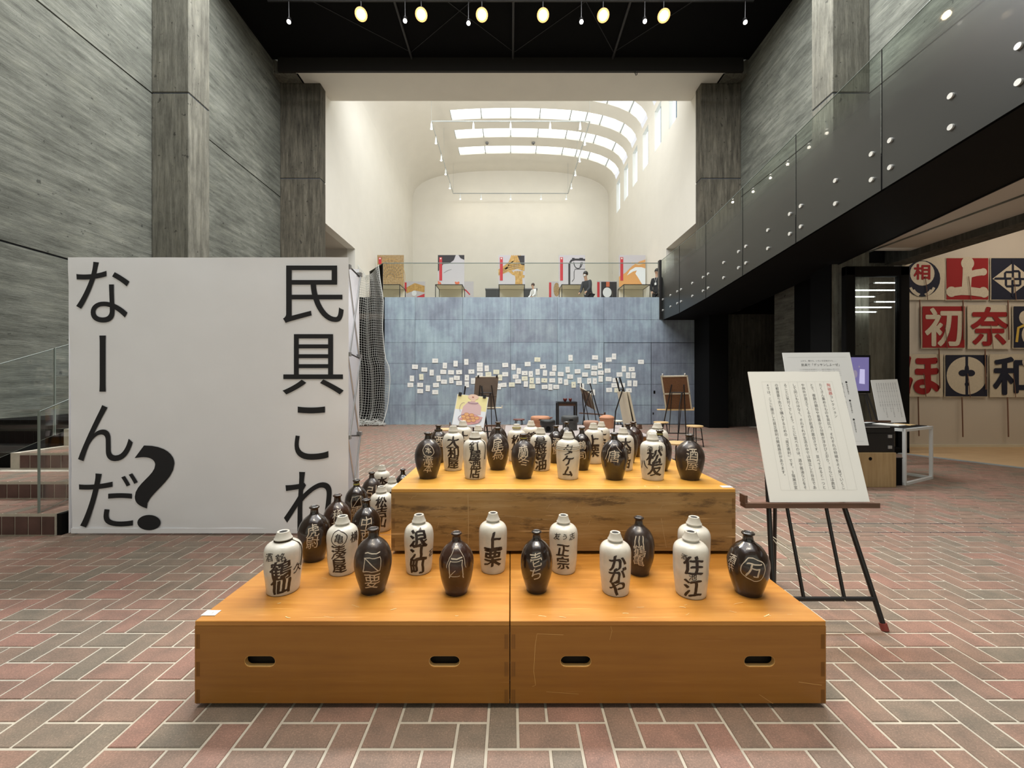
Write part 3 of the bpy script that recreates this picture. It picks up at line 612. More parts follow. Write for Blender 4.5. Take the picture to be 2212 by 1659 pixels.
# right side room beneath and beyond the ramp
tag(MB().box(6.5, 7.9, 2.0, 8.14, 3.97, 4.1).build('ceiling_side', M['beige']), None, None, None, 'structure')
tag(MB().box(7.9, 8.32, 2.0, 8.7, 3.84, 4.4).build('trim_7', M['conc_d']), None, None, None, 'structure')  # beam's unlit tone put into the dark concrete colour
tag(MB().box(8.32, 12.6, 2.0, 9.0, 5.6, 5.7).build('ceiling_room', M['beige']), None, None, None, 'structure')
tag(MB().box(8.28, 12.6, 8.7, 8.9, 0, 5.6).build('wall_room_rear', M['warmwall']), None, None, None, 'structure')
tag(MB().box(12.4, 12.6, -4, 8.7, 0, 5.6).build('wall_room_side', M['warmwall']), None, None, None, 'structure')
tag(MB().box(7.12, 8.28, 8.9, 9.05, 0, 4.6).build('wall_room_left', M['conc_z']), None, None, None, 'structure')
tag(MB().box(7.1, 7.25, 10.24, 11.09, 0, 3.9).build('wall_stub', M['conc_y']), None, None, None, 'structure')
tag(MB().box(7.05, 7.12, 8.72, 10.24, 0, 4.0).build('trim_8', M['black']), None, None, None, 'structure')
tag(MB().box(6.345, 6.365, 8.17, 8.72, 0, 3.7).build('trim_9', M['black']), None, None, None, 'structure')
tag(MB().box(6.6, 8.6, 12.95, 13.1, 0, 3.52).build('wall_passage', M['conc_d']), None, None, None, 'structure')
tag(MB().box(6.0, 6.58, 12.45, 13.45, 0, 3.7).build('trim_10', M['black']), None, None, None, 'structure')
tag(MB().box(6.0, 8.6, 12.9, 13.45, 3.52, 4.2).build('trim_11', M['black']), None, None, None, 'structure')
tag(MB().box(8.5, 8.6, 9.0, 13.1, 0, 4.2).build('wall_passage_side', M['black']), None, None, None, 'structure')
tag(MB().box(6.5, 8.6, 8.72, 13.4, 3.95, 4.2).build('ceiling_passage', M['black']), None, None, None, 'structure')
pf = MB(); pf.hexa([(7.45, 8.0, -0.02), (8.2, 6.45, -0.02), (12.4, 6.0, -0.02), (12.4, 8.7, -0.02), (7.45, 8.0, 0.012), (8.2, 6.45, 0.012), (12.4, 6.0, 0.012), (12.4, 8.7, 0.012)])
pf.hexa([(7.45, 8.0, -0.02), (12.4, 8.0, -0.02), (12.4, 8.7, -0.02), (7.9, 8.7, -0.02), (7.45, 8.0, 0.0115), (12.4, 8.0, 0.0115), (12.4, 8.7, 0.0115), (7.9, 8.7, 0.0115)])
tag(pf.build('floor_room', M['floorwood']), None, None, None, 'structure')
tr_ = MB(); tr_.hexa([(7.38, 8.0, 0), (8.17, 6.37, 0), (8.22, 6.43, 0), (7.44, 8.06, 0), (7.38, 8.0, 0.016), (8.17, 6.37, 0.016), (8.22, 6.43, 0.016), (7.44, 8.06, 0.016)])
tag(tr_.build('trim_12', M['mullion']), None, None, None, 'structure')
tag(MB().box(8.28, 12.4, 8.66, 8.70, 0.0, 0.06).build('baseboard_room', M['cream']), None, None, None, 'structure')
# glazed door with thick black frame
d2 = thing('door_2', 'tall glazed door in a thick black frame beside the printed cloths', 'door', (7.04, 7.95, 0), None, 'structure')
dz = 3.60
for nm, bx in (('frame_post', (6.43, 6.62, 7.9, 8.02, 0, dz)), ('frame_post', (7.47, 7.66, 7.9, 8.02, 0, dz)), ('frame_head', (6.43, 7.66, 7.9, 8.02, dz-0.19, dz+0.0)), ('frame_sill', (6.43, 7.66, 7.9, 8.02, 0, 0.12))):
    bevel(MB().box(*bx).build(nm, M['black'], d2), 0.02, 2)
MB().box(6.62, 7.47, 7.95, 7.962, 0.12, dz-0.19).build('glass_pane', M['glass'], d2)
for i, (x0, x1, y) in enumerate(((1888, 1936, 611), (1836, 1934, 627), (1836, 1889, 641), (1890, 1935, 652), (1842, 1926, 664), (1836, 1893, 674))):
    yy = 8.09; yy = 8.12 + 0.0*i
    a = P(x0, y, 8.08); b = P(x1, y, 8.08)
    t = thing('reflection_line', f'{ORD[i]} thin white bar for a lamp reflection, counted downward behind the glazed door', 'lamp', ((a.x+b.x)/2, 8.08, a.z), 'thin lamp reflections behind the glazed door')
    MB().tube([a, b], 0.009, 8).build('tube', M['reflglow'], t)  # glowing bars stand in for lamp reflections in the door glass
    for q in (a, b):
        MB().tube([q-Vector((0.012, 0, 0)), q+Vector((0.012, 0, 0))], 0.012, 8).build('end_cap', M['whitemetal'], t)
        MB().tube([q, q+Vector((0, 0.07 if q.x < 7.1 else 0.82, 0))], 0.004, 5).build('bracket', M['blackmetal'], t)

# ------------------------------------------------------------------ printed cloths hanging on the warm wall
def cloth(px0, px1, py0, py1, base, label, draw, strings=((0.5, 0.34),)):
    Y = 8.66; a = P(px0, py1, Y); b = P(px1, py0, Y); W_ = b.x-a.x; H_ = b.z-a.z
    fr = Frame((a.x, Y, a.z), (1, 0, 0), (0, 0, 1))
    t = thing('printed_cloth', label, 'cloth', (a.x+W_/2, Y, a.z), 'square printed cloths hanging in the side room')
    c = MB(); n = 8
    V_ = []; Fc = []
    for i in range(n+1):
        for j in range(n+1):
            V_.append(fr.pt(W_*i/n, H_*j/n, 0.004*math.sin(i*1.3+j*0.7)))
    for i in range(n):
        for j in range(n): q = i*(n+1)+j; Fc.append((q, q+n+1, q+n+2, q+1))
    c.add(V_, Fc, True); c.add([v-fr.n*0.012 for v in V_], [tuple(reversed(f)) for f in Fc], True)
    c.build('cloth', M['cotton'], t)
    if base != 'cotton':
        f = Flat(); f.rect(W_*0.02, W_*0.98, H_*0.02, H_*0.98); fr.lay(f, 0.007, 'dyed_ground', M[base], t)
    f2 = {}
    def F_(m):
        f2.setdefault(m, Flat()); return f2[m]
    draw(F_, W_, H_)
    for k, (m, f) in enumerate(f2.items()): fr.lay(f, 0.010+0.003*k, 'emblem', M[m], t)
    s_ = MB(); s_.tube([fr.pt(W_*0.5, H_*0.55, 0.03), fr.pt(W_*0.53, H_*0.3, 0.032), fr.pt(W_*0.56, 0.0, 0.028)], 0.006, 6); s_.build('tie', M['rope'], t)
    if strings:
        s_ = MB(); s_.tube([fr.pt(W_*0.38, 0.0, 0.022), fr.pt(W_*0.385, -H_*0.92, 0.035)], 0.012, 6); s_.build('hanging_tie', M['rope'], t)
    return t
def arc(u, v, r, a0, a1, n=16, ry=None):
    return [(u+r*math.cos(a0+(a1-a0)*i/n), v+(ry or r)*math.sin(a0+(a1-a0)*i/n)) for i in range(n+1)]
def d_crest(F_, W, H):
    f = F_('navy'); f.disc(W*0.45, H*0.5, W*0.43)
    g = F_('cotton'); g.disc(W*0.45, H*0.62, W*0.29); f3 = F_('reddye'); f3.bold('相', W*0.24, W*0.64, H*0.47, H*0.84, 0.03)
    g.stroke(arc(W*0.45, H*0.40, W*0.30, PI*1.12, PI*1.42), W*0.06); g.stroke(arc(W*0.45, H*0.40, W*0.30, PI*1.58, PI*1.88), W*0.06)
    g.stroke(arc(W*0.45, H*0.34, W*0.22, PI*1.15, PI*1.42), W*0.035); g.stroke(arc(W*0.45, H*0.34, W*0.22, PI*1.58, PI*1.85), W*0.035)
def d_char(ch, col, off=0.055, box=(0.07, 0.93, 0.05, 0.95)):
    def d(F_, W, H): F_(col).bold(ch, W*box[0], W*box[1], H*box[2], H*box[3], off)
    return d
def d_diamond(F_, W, H):
    g = F_('cotton'); c = (W*0.5, H*0.5)
    g.poly([(W*0.04, H*0.5), (W*0.5, H*0.14), (W*0.96, H*0.5), (W*0.5, H*0.86)])
    k = F_('navy')
    for r in range(4):
        a = r*PI/2; R2 = lambda p: (c[0]+(p[0]*math.cos(a)-p[1]*math.sin(a))*W, c[1]+(p[0]*math.sin(a)+p[1]*math.cos(a))*H)
        k.poly([R2(p) for p in ((-0.02, 0.03), (0.03, 0.03), (0.03, 0.40), (-0.02, 0.44))]); k.poly([R2(p) for p in ((-0.15, 0.13), (0.0, 0.13), (0.0, 0.18), (-0.15, 0.18))]); k.poly([R2(p) for p in ((-0.2, 0.0), (-0.15, 0.0), (-0.15, 0.18), (-0.2, 0.14))])
def d_lobe(F_, W, H):
    g = F_('cotton'); g.disc(W*0.5, H*0.5, W*0.46, H*0.44, 36)
    k = F_('navy'); k.rect(W*0.47, W*0.53, H*0.03, H*0.97); k.disc(W*0.41, H*0.56, W*0.10, H*0.075); k.disc(W*0.59, H*0.56, W*0.10, H*0.075); k.disc(W*0.5, H*0.64, W*0.05, H*0.12); k.disc(W*0.5, H*0.30, W*0.05, H*0.05)
def d_gourd(F_, W, H):
    g = F_('cotton'); g.disc(W*0.28, H*0.72, W*0.14, H*0.16); g.disc(W*0.42, H*0.32, W*0.22, H*0.26); F_('yellow').stroke([(W*0.28, H*0.55), (W*0.12, H*0.48), (W*0.08, H*0.15)], W*0.06)
def d_wa(F_, W, H):
    F_('navy').bold('和', W*0.06, W*0.94, H*0.05, H*0.94, 0.03); F_('cotton').disc(W*0.86, H*0.82, W*0.13); F_('reddye').bold('相', W*0.76, W*0.97, H*0.72, H*0.92, 0.02)
def d_ue(F_, W, H):
    g = F_('cotton')
    for pts, wd in ((((0.50, 0.88), (0.49, 0.55), (0.47, 0.24)), 0.21), (((0.55, 0.60), (0.70, 0.64), (0.86, 0.66)), 0.15), (((0.12, 0.19), (0.35, 0.22), (0.60, 0.21), (0.88, 0.17)), 0.19)):
        q = [(W*a, H*b) for a, b in pts]; g.stroke(q, W*wd)
        for e_ in (q[0], q[-1]): g.disc(e_[0], e_[1], W*wd*0.56)
    g.disc(W*0.50, H*0.86, W*0.15); g.disc(W*0.13, H*0.20, W*0.12); g.disc(W*0.86, H*0.20, W*0.11)
RES[0] = 6
cloth(1950, 2041, 556, 648, 'cotton', 'cream cloth with navy ring crest around a red character, top left', d_crest)
cloth(2042, 2136, 556, 649, 'reddye', 'red cloth with one large white character in the top row', d_ue)
cloth(2139, 2233, 556, 649, 'navy', 'navy cloth with a white diamond crest, top right', d_diamond)
cloth(1990, 2085, 660, 753, 'reddye', 'red cloth with a dense white character, middle row left', d_char('初', 'cotton', 0.022))
cloth(2090, 2183, 659, 754, 'cotton', 'cream cloth with one large red brushed character, middle row', d_char('奈', 'reddye', 0.025, (0.06, 0.94, 0.07, 0.96)))
cloth(2187, 2281, 660, 753, 'navy', 'navy cloth with white gourd shape and yellow cord, middle row right', d_gourd)
cloth(1947, 2037, 765, 857, 'cotton', 'cream cloth with a fat red rounded character, bottom row left', d_char('ほ', 'reddye', 0.04, (0.02, 0.92, 0.04, 0.96)))
cloth(2040, 2134, 765, 858, 'navy', 'navy cloth with two white mirrored lobes, bottom row', d_lobe)
cloth(2138, 2232, 765, 858, 'cotton', 'cream cloth with a thick navy character, bottom row right', d_wa)

RES[0] = 3
# ------------------------------------------------------------------ brick staircase with glass sides, far left
st = thing('staircase', 'brick staircase with glass sides climbing behind the banner', 'stairs', (-4.9, 3.64, 0))
stepY = [3.64, 4.09, 4.69, 5.25, 5.80, 6.35, 6.9]; stepZ = [0.2, 0.375, 0.56, 0.77, 0.96, 1.15, 1.34]
bm_ = MB(); bt = MB(); btv = []
for i, (y, z) in enumerate(zip(stepY, stepZ)):
    xl = -7.05 if i < 2 else -5.70; xr = -4.03 if i == 0 else -4.18
    y2 = stepY[i+1]+0.1 if i < 6 else 8.1
    z0 = 0 if i == 0 else stepZ[i-1]-0.02
    MB().box(xl, xr, y+0.006, y2, z0, z-0.004).build('step_core', M['grout'], st)
    n = int((xr-xl)/U); 
    for k in range(n):
        x0 = xr-(k+1)*U
        if CX+F*(x0)/y < -260: continue
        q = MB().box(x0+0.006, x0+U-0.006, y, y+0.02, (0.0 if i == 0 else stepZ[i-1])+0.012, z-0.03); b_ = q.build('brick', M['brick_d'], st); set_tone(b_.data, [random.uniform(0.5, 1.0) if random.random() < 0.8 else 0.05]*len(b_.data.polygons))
    # tread bricks
    for k in range(n):
        x0 = xr-(k+1)*U
        for m_ in range(2):
            yy0 = y+0.004+m_*2*U
            if yy0 > y2-0.12: continue
            V_, Fc = brickverts(U, min(2*U, y2-yy0)); bt.add([(a+x0, b+yy0, c+z) for a, b, c in V_], Fc); btv += [rtone()]*len(Fc)
tb = bt.build('tread_bricks', M['brick'], st); set_tone(tb.data, btv); tb['kind'] = 'stuff'
MB().box(-4.03, -3.99, 3.66, 6.0, 0, 0.19).build('side_plate', M['black'], st)
def gpane(x, ya, yb, za0, zb0, za1, zb1):
    g = MB(); g.hexa([(x, ya, za0), (x+0.012, ya, za0), (x+0.012, yb, zb0), (x, yb, zb0), (x, ya, za1), (x+0.012, ya, za1), (x+0.012, yb, zb1), (x, yb, zb1)])
    q = g.build('glass_pane', M['glass'], st); e = MB().tube([(x+0.006, ya, za1), (x+0.006, yb, zb1)], 0.005, 6); e.build('top_rail', M['rail'], q)
    MB().box(x, x+0.014, ya-0.012, ya, za0, za1).build('edge', M['rail'], q)
gpane(-4.19, 3.66, 4.9, 0.2, 0.5, 1.10, 1.60); gpane(-4.19, 4.92, 6.8, 0.5, 1.25, 1.60, 2.36)
gpane(-5.72, 3.66, 5.15, 0.2, 0.7, 1.19, 1.78); gpane(-5.72, 5.17, 7.0, 0.7, 1.3, 1.79, 2.52)
tag(MB().box(-7.08, -5.74, 4.78, 5.5, 0, 0.55).box(-7.08, -5.74, 5.5, 8.1, 0, 0.86).build('trim_13', M['black']), None, None, None, 'structure')

# ------------------------------------------------------------------ pop-up banner wall
BYf = 3.67; BYb = 3.98
bl = P(151, 1157, BYf); br_ = P(753, 1157, BYf); bx0 = (147-CX)*BYf/F; bx1 = (753-CX)*BYf/F; bz1 = EYE+(CY-556)*BYf/F; bz0 = 0.015
bn = thing('popup_banner', 'large white fabric pop-up banner with black Japanese lettering', 'banner', ((bx0+bx1)/2, (BYf+BYb)/2, 0))
cl_ = MB(); nx, nz = 30, 26; V_ = []; Fc = []
for i in range(nx+1):
    for j in range(nz+1):
        u = i/nx; v_ = j/nz; wv = 0.003*math.sin(u*23+v_*3)+0.003*math.sin(v_*31+u*5) if (u < 0.06 or u > 0.95 or v_ < 0.05 or v_ > 0.96) else 0
        x = bx0+(bx1-bx0)*u + (0.035*(1-v_) if u == 0 else 0); V_.append((x, BYf+wv, bz0+(bz1-bz0)*v_))
for i in range(nx):
    for j in range(nz): q = i*(nz+1)+j; Fc.append((q, q+nz+1, q+nz+2, q+1))
cl_.add(V_, Fc, True); fc_ = cl_.build('front_fabric', M['cloth'], bn)
hem = MB().box(bx0+0.03, bx1, BYf-0.004, BYf, bz0, bz0+0.045); hem.build('hem', M['cloth'], fc_)
MB().box(bx0, bx0+0.004, BYf+0.005, BYb-0.05, bz0, bz1).build('side_fabric', M['cloth'], bn)
MB().box(bx0+0.1, bx1-0.02, BYb-0.006, BYb, bz0, bz1-0.02).build('rear_fabric', M['cloth'], bn)
def bf(ch, x0, x1, y0, y1, off=0.0, rot=0.0):
    sc = BYf/F; ff = Flat(); ff.fit(ch, (x0-CX)*sc, (x1-CX)*sc, EYE+(CY-y1)*sc, EYE+(CY-y0)*sc, off, rot); lt = MB(); lt.add([(u, BYf-0.006, v_) for u, v_ in ff.v], ff.f); lt.build('printed_character', M['print'], bn)
RES[0] = 8
bf('民', 612, 743, 574, 698); bf('具', 611, 743, 722, 852); bf('こ', 637, 710, 878, 993); bf('れ', 614, 742, 1019, 1147)
bf('な', 166, 281, 566, 697); bf('ー', 216, 230, 725, 846, 0.0, PI/2); bf('ん', 170, 288, 875, 996); bf('だ', 172, 299, 1022, 1139)
bf('?', 292, 378, 962, 1145, 0.004)
RES[0] = 3
# folding truss on the open right end
zs_ = [0.10, (CY-945)*BYf/F+EYE, (CY-765)*BYf/F+EYE, (CY-575)*BYf/F+EYE]
for i, z_ in enumerate(zs_):
    for yy in (BYf+0.02, BYb-0.02):
        MB().box(bx1-0.03, bx1+0.012, yy-0.018, yy+0.018, z_-0.018, z_+0.018).build('hub', M['plastic'], bn)
    MB().tube([(bx1-0.01, BYf+0.02, z_+0.012), (bx1-0.01, BYb-0.02, z_-0.02)], 0.007, 6).build('strut', M['blackmetal'], bn)
    if i < 3:
        z2 = zs_[i+1]
        MB().tube([(bx1+0.002, BYf+0.02, z_), (bx1+0.002, BYb-0.02, z2)], 0.0085, 8).build('strut', M['alu'], bn)
        MB().tube([(bx1-0.016, BYb-0.02, z_), (bx1-0.016, BYf+0.02, z2)], 0.0085, 8).build('strut', M['alu'], bn)
for fx in (0.02, 0.5, 0.98):
    x = bx0+(bx1-bx0)*fx
    MB().tube([(x, BYb-0.02, 0.0), (x, BYb-0.02, 0.1)], 0.012, 8).build('foot', M['plastic'], bn)
    MB().tube([(x, BYf+0.03, 0.0), (x, BYf+0.03, 0.1)], 0.012, 8).build('foot', M['plastic'], bn)

# ------------------------------------------------------------------ hanging net beside the blue wall
nt_ = thing('hanging_net', 'white knotted net hanging from the gallery edge left of the blue wall', 'net', (-4.5, 13.3, 0))
NU, NV = 20, 66; gridp = []
edgeR = [(0.0, 831), (0.15, 840), (0.28, 843), (0.36, 841), (0.42, 832), (0.6, 827), (0.78, 829), (0.9, 822), (1.0, 818)]
def interp(t, tab):
    for (a, x), (b, y) in zip(tab, tab[1:]):
        if t <= b: return x+(y-x)*(t-a)/(b-a)
    return tab[-1][1]
for j in range(NV+1):
    t = j/NV; z = 0.05+t*5.15; row = []
    xr = (interp(t, edgeR)-CX)*13.3/F; xl = -5.0+0.03*math.sin(t*9)+(0.10*max(0, t-0.85)*3)
    for i in range(NU+1):
        u = i/NU; sag = 0.0
        if t > 0.9: sag = -0.45*(t-0.9)*10*math.sin(u*PI)*0.8
        row.append(Vector((xl+(xr-xl)*(u+0.02*math.sin(u*20+t*3)), 13.3+0.12*math.sin(u*17+t*2)*(0.4+0.6*(1-t))-(0.25*(0.08-t)*10 if t < 0.08 else 0), z+sag+0.02*math.sin(u*11))))
    gridp.append(row)
nm = MB()
for j in range(NV+1):
    for i in range(NU+1):
        if i < NU: nm.tube([gridp[j][i], gridp[j][i+1]+Vector((0, 0, -0.0))], 0.0055, 3, cap=False)
        if j < NV: nm.tube([gridp[j][i], gridp[j+1][i]], 0.0055, 3, cap=False)
tag(nm.build('mesh', M['net'], nt_), None, None, None, 'stuff')
MB().tube([gridp[j][NU] for j in range(0, NV+1, 3)], 0.014, 6).build('edge_rope', M['net'], nt_)
pile = MB()
for k in range(46):
    x = random.uniform(-4.95, -4.05); a = [(x+random.uniform(-0.25, 0.25), 13.1+random.uniform(-0.15, 0.1), 0.02+abs(random.gauss(0, 0.07))) for _ in range(5)]; pile.tube(a, 0.008, 4)
pile.build('gathered_hem', M['net'], nt_)

# ------------------------------------------------------------------ ceiling track with lamps over the hall
tk = thing('lighting_track', 'black lighting track across the dark ceiling with warm spotlights', 'lighting track', (0, 10.05, 10.75))
TY = 10.0
MB().box(-5.9, 5.9, TY-0.02, TY+0.02, 10.62, 10.66).build('rail', M['blackmetal'], tk)
for x in (-5.2, -2.6, 0, 2.6, 5.2): MB().tube([(x, TY, 10.66), (x, TY, 11.0)], 0.01, 6).build('hanger', M['blackmetal'], tk)
def lamp(px, py, big, label, group):
    z = EYE+(CY-py)*TY/F; x = (px-CX)*TY/F
    t = thing('spotlight', label, 'lamp', (x, TY, 10.62), group)
    r = 0.115 if big else 0.05; d = Vector((-x*0.5, -6.5, -(z-0.6))).normalized()
    c = Vector((x, TY, z))
    MB().tube([(x, TY, 10.62), c-d*0.10], 0.012, 6).build('stem', M['blackmetal'], t)
    MB().tube([c-d*0.24, c], r*0.85, 14, r2=r).build('housing', M['blackmetal'], t)
    lens = MB(); lens.tube([c+d*0.001, c+d*0.012], r*(0.82 if big else 0.9), 14); lens.build('lens', M['lampglow'] if big else M['lampsmall'], t)
    if big: MB().tube([c-d*0.002, c+d*0.002], r*1.28, 18).build('halo_disc', M['haloglow'], t)  # glowing disc added to imitate the warm halo around the lamp
    if big: spot('spotlight_beam', c+d*0.05, (0.1+x*0.35, 3.1, 0.7), 230, 30, (1, 0.80, 0.52), 0.7)
for i, px in enumerate((780, 910, 1041, 1173, 1303, 1434)):
    lamp(px, 31+i*0.6, True, f'{ORD[i]} large glowing warm spotlight from the left on the ceiling track', 'large warm spotlights on the ceiling track')
for i, (px, py) in enumerate(((624, 47), (875, 45), (1012, 50), (1256, 47), (1393, 46), (1610, 48))):
    lamp(px, py, False, f'{ORD[i]} small white spotlight from the left on the ceiling track', 'small white spotlights on the ceiling track')
# ------------------------------------------------------------------ suspended track in the gallery
tz, tyn, tyf, tx = 12.27, 17.17, 23.7, 3.3
gt = thing('suspended_track', 'thin rectangular lighting track hung on wires inside the white gallery', 'lighting track', (0, 20.4, tz))
for a, b in (((-tx, tyn), (tx, tyn)), ((-tx, tyf), (tx, tyf)), ((-tx, tyn), (-tx, tyf)), ((tx, tyn), (tx, tyf))):
    MB().tube([(a[0], a[1], tz), (b[0], b[1], tz)], 0.028, 6).build('rail', M['mullion'], gt)
for x in (-tx, tx):
    for y in (tyn, 20.4, tyf): MB().tube([(x, y, tz), (x, y, 14.0)], 0.006, 4).build('wire', M['mullion'], gt)
sp = [(-tx, tyn), (-tx/2+0.1, tyn), (0, tyn), (tx/2, tyn), (tx-0.4, tyn)]+[(-tx, y) for y in (18.2, 19.6, 20.9, 22.4)]+[(tx, y) for y in (18.3, 19.7, 21.0, 22.4)]+[(x, tyf) for x in (-2.9, -1.7, 0, 1.75, 3.2)]
side = ['near rail, far left', 'near rail, left of centre', 'near rail, centre', 'near rail, right of centre', 'near rail, far right', 'left rail, nearest', 'left rail, second', 'left rail, third', 'left rail, farthest', 'right rail, nearest', 'right rail, second', 'right rail, third', 'right rail, farthest', 'far rail, far left', 'far rail, left of centre', 'far rail, centre', 'far rail, right of centre', 'far rail, far right']
for (x, y), s in zip(sp, side):
    t = thing('track_lamp', f'small white lamp on the suspended gallery track, {s}', 'lamp', (x, y, tz), 'small lamps on the suspended gallery track')
    MB().tube([(x, y, tz), (x, y, tz-0.12)], 0.015, 6).build('stem', M['whitemetal'], t)
    MB().tube([(x, y, tz-0.10), (x, y, tz-0.32)], 0.035, 10, r2=0.05).build('housing', M['whitemetal'], t)
    MB().tube([(x, y, tz-0.321), (x, y, tz-0.33)], 0.042, 10).build('lens', M['lampsmall'], t)
    l = bpy.data.lights.new('track_lamp_light', 'POINT'); l.energy = 5; l.color = (1, 0.90, 0.74); l.shadow_soft_size = 0.06
    o = bpy.data.objects.new('track_lamp_light', l); C.objects.link(o); o.location = (x, y, tz-0.50)
for (px, py, nm, lb) in ((1103, 226, 'smoke_detector', 'round grey detector high on the vault above the near track rail'), (1052, 310, 'smoke_detector', 'brown oval detector between two skylight strips'), (1152, 311, 'smoke_detector', 'tiny detector on the vault right of centre')):
    Y = 18.0 if py < 300 else 21.9; q = Vector(((px-CX)*Y/F, Y, 14.12))
    t = thing(nm, lb, 'detector', q); MB().lathe([(0.09, 0.02), (0.09, -0.03), (0.05, -0.06)], 16, q).build('cover', M['plastic'], t); MB().lathe([(0.03, -0.06), (0.03, -0.07)], 10, q).build('sensor', M['black'], t)

# ------------------------------------------------------------------ wooden platforms
def slot(cx, cy, w_, h_):
    r = h_/2; pts = []
    for k in range(9): a = PI/2+PI*k/8; pts.append((cx-w_/2+r+r*math.cos(a), cy+r*math.sin(a)))
    for k in range(9): a = -PI/2+PI*k/8; pts.append((cx+w_/2-r+r*math.cos(a), cy+r*math.sin(a)))
    return pts
def platform(x0, x1, y0, y1, z0, z1, label, mt, mf, slots, group='plywood display boxes under the jugs'):
    t = thing('display_box', label, 'display box', ((x0+x1)/2, (y0+y1)/2, z0-0.02), group)
    th = 0.021; W_ = x1-x0; H_ = z1-z0
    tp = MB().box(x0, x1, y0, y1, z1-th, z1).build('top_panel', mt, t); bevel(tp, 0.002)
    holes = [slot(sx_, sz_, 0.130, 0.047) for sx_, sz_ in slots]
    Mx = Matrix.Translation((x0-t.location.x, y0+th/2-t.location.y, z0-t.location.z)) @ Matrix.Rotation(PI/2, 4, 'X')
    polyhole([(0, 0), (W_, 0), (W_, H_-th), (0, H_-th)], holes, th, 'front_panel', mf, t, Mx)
    MB().box(x0, x0+th, y0+th, y1-th, z0, z1-th).build('side_panel', mf, t); MB().box(x1-th, x1, y0+th, y1-th, z0, z1-th).build('side_panel', mf, t)
    MB().box(x0, x1, y1-th, y1, z0, z1-th).build('back_panel', mf, t)
    MB().box(x0+th, x1-th, y0+0.045, y0+0.05, z0-0.019, z1-th).build('shade_sheet', M['dark_in'], t)  # dark sheet added to paint the shadow in floor gap and slots
    for sx_ in (x0+0.10, x1-0.22):
        for sy_ in (y0+0.06, y1-0.16): MB().box(sx_, sx_+0.12, sy_, sy_+0.10, z0-0.02, z0).build('skid', M['dark_in'], t)
    for (sx_, sz_) in slots:     # pale raw edge inside each hand slot
        f = MB(); ring = slot(x0+sx_, z0+sz_, 0.1305, 0.0475); n = len(ring); g = MB()
        inn = slot(x0+sx_, z0+sz_, 0.126, 0.043)
        g.add([(a, y0+0.0015, b) for a, b in ring]+[(a, y0+0.0015, b) for a, b in inn]+[(a, y0+th, b) for a, b in inn], [(i, (i+1) % n, n+(i+1) % n, n+i) for i in range(n)]+[(n+i, n+(i+1) % n, 2*n+(i+1) % n, 2*n+i) for i in range(n)]); g.build('slot_edge', M['cut'], t)
    # comb joints at the corners
    for xx in (x0+0.006, x1-0.020):
        for k in range(3):
            zc = z1-0.085-k*0.115; c_ = MB()
            for q in range(4): c_.box(xx+q*0.0042, xx+q*0.0042+0.0012, y0-0.0008, y0+0.002, zc-0.03, zc+0.03)
            c_.build('comb_joint', M['comb'], t)
    return t
LZ = 0.3616; UZ = 0.740; FY = 1.713; LB = 3.66; MY = 2.69
sl = lambda a, b: [((a-CX)*FY/F, 0), ]
def slx(px): return (px-CX)*FY/F
zs0 = 0.02; szl = EYE+(CY-1429)*FY/F-zs0
XLp, XRp = -1.313, 1.311
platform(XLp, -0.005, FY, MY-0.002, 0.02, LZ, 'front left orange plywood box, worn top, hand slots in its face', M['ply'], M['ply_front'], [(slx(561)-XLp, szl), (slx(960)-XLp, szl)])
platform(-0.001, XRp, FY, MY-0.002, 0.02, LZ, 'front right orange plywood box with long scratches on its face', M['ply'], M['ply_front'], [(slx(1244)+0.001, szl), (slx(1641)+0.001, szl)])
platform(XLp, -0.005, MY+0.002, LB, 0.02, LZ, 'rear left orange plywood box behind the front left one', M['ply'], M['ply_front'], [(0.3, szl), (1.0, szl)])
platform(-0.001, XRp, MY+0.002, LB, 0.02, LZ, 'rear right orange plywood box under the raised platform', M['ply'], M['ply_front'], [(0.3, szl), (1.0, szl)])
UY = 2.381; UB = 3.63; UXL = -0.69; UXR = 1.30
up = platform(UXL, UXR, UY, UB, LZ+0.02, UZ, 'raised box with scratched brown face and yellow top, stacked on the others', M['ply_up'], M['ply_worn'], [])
sc_ = MB()
def scr(pts, wd=0.0016, y=FY-0.0006):
    f = Flat(); f.stroke([((a-CX)*FY/F, EYE+(CY-b)*FY/F) for a, b in pts], wd); sc_.add([(u, y, v_) for u, v_ in f.v], f.f)
scr([(1217, 1371), (1160, 1369), (1156, 1395), (1153, 1450), (1157, 1480), (1150, 1483)]); scr([(1725, 1473), (1775, 1480)], 0.002); scr([(1180, 1494), (1250, 1499)], 0.0012); scr([(1319, 1352), (1322, 1362), (1317, 1382)], 0.0012); scr([(1640, 1500), (1670, 1520)], 0.0012)
sc_o = sc_.build('scratch_marks', M['cut'], [o for o in C.objects if o.name.startswith('display_box.001')][0])
us = MB(); ru = random.Random(5)
def uscr(pts, wd): f = Flat(); f.stroke(pts, wd); us.add([(u, UY-0.0006, v_) for u, v_ in f.v], f.f)
for k in range(60):
    x = ru.uniform(UXL+0.02, UXR-0.3); z = ru.uniform(LZ+0.05, UZ-0.05); L_ = ru.uniform(0.08, 0.42) if k % 4 else 0.05; an = ru.uniform(-0.22, 0.18) if k % 4 else ru.uniform(0.9, 1.3)
    if x+L_ > UXR-0.01: L_ = UXR-0.02-x
    pts = [(x+L_*q/5*math.cos(an), max(LZ+0.03, min(UZ-0.03, z+L_*q/5*math.sin(an)*0.6+0.006*math.sin(q*1.3+k)))) for q in range(6)]; uscr(pts, ru.uniform(0.0006, 0.0017))
uscr([(-0.245, 0.42), (-0.243, 0.55), (-0.247, 0.71)], 0.004); uscr([(0.90, 0.40), (0.885, 0.48), (0.87, 0.57)], 0.003)
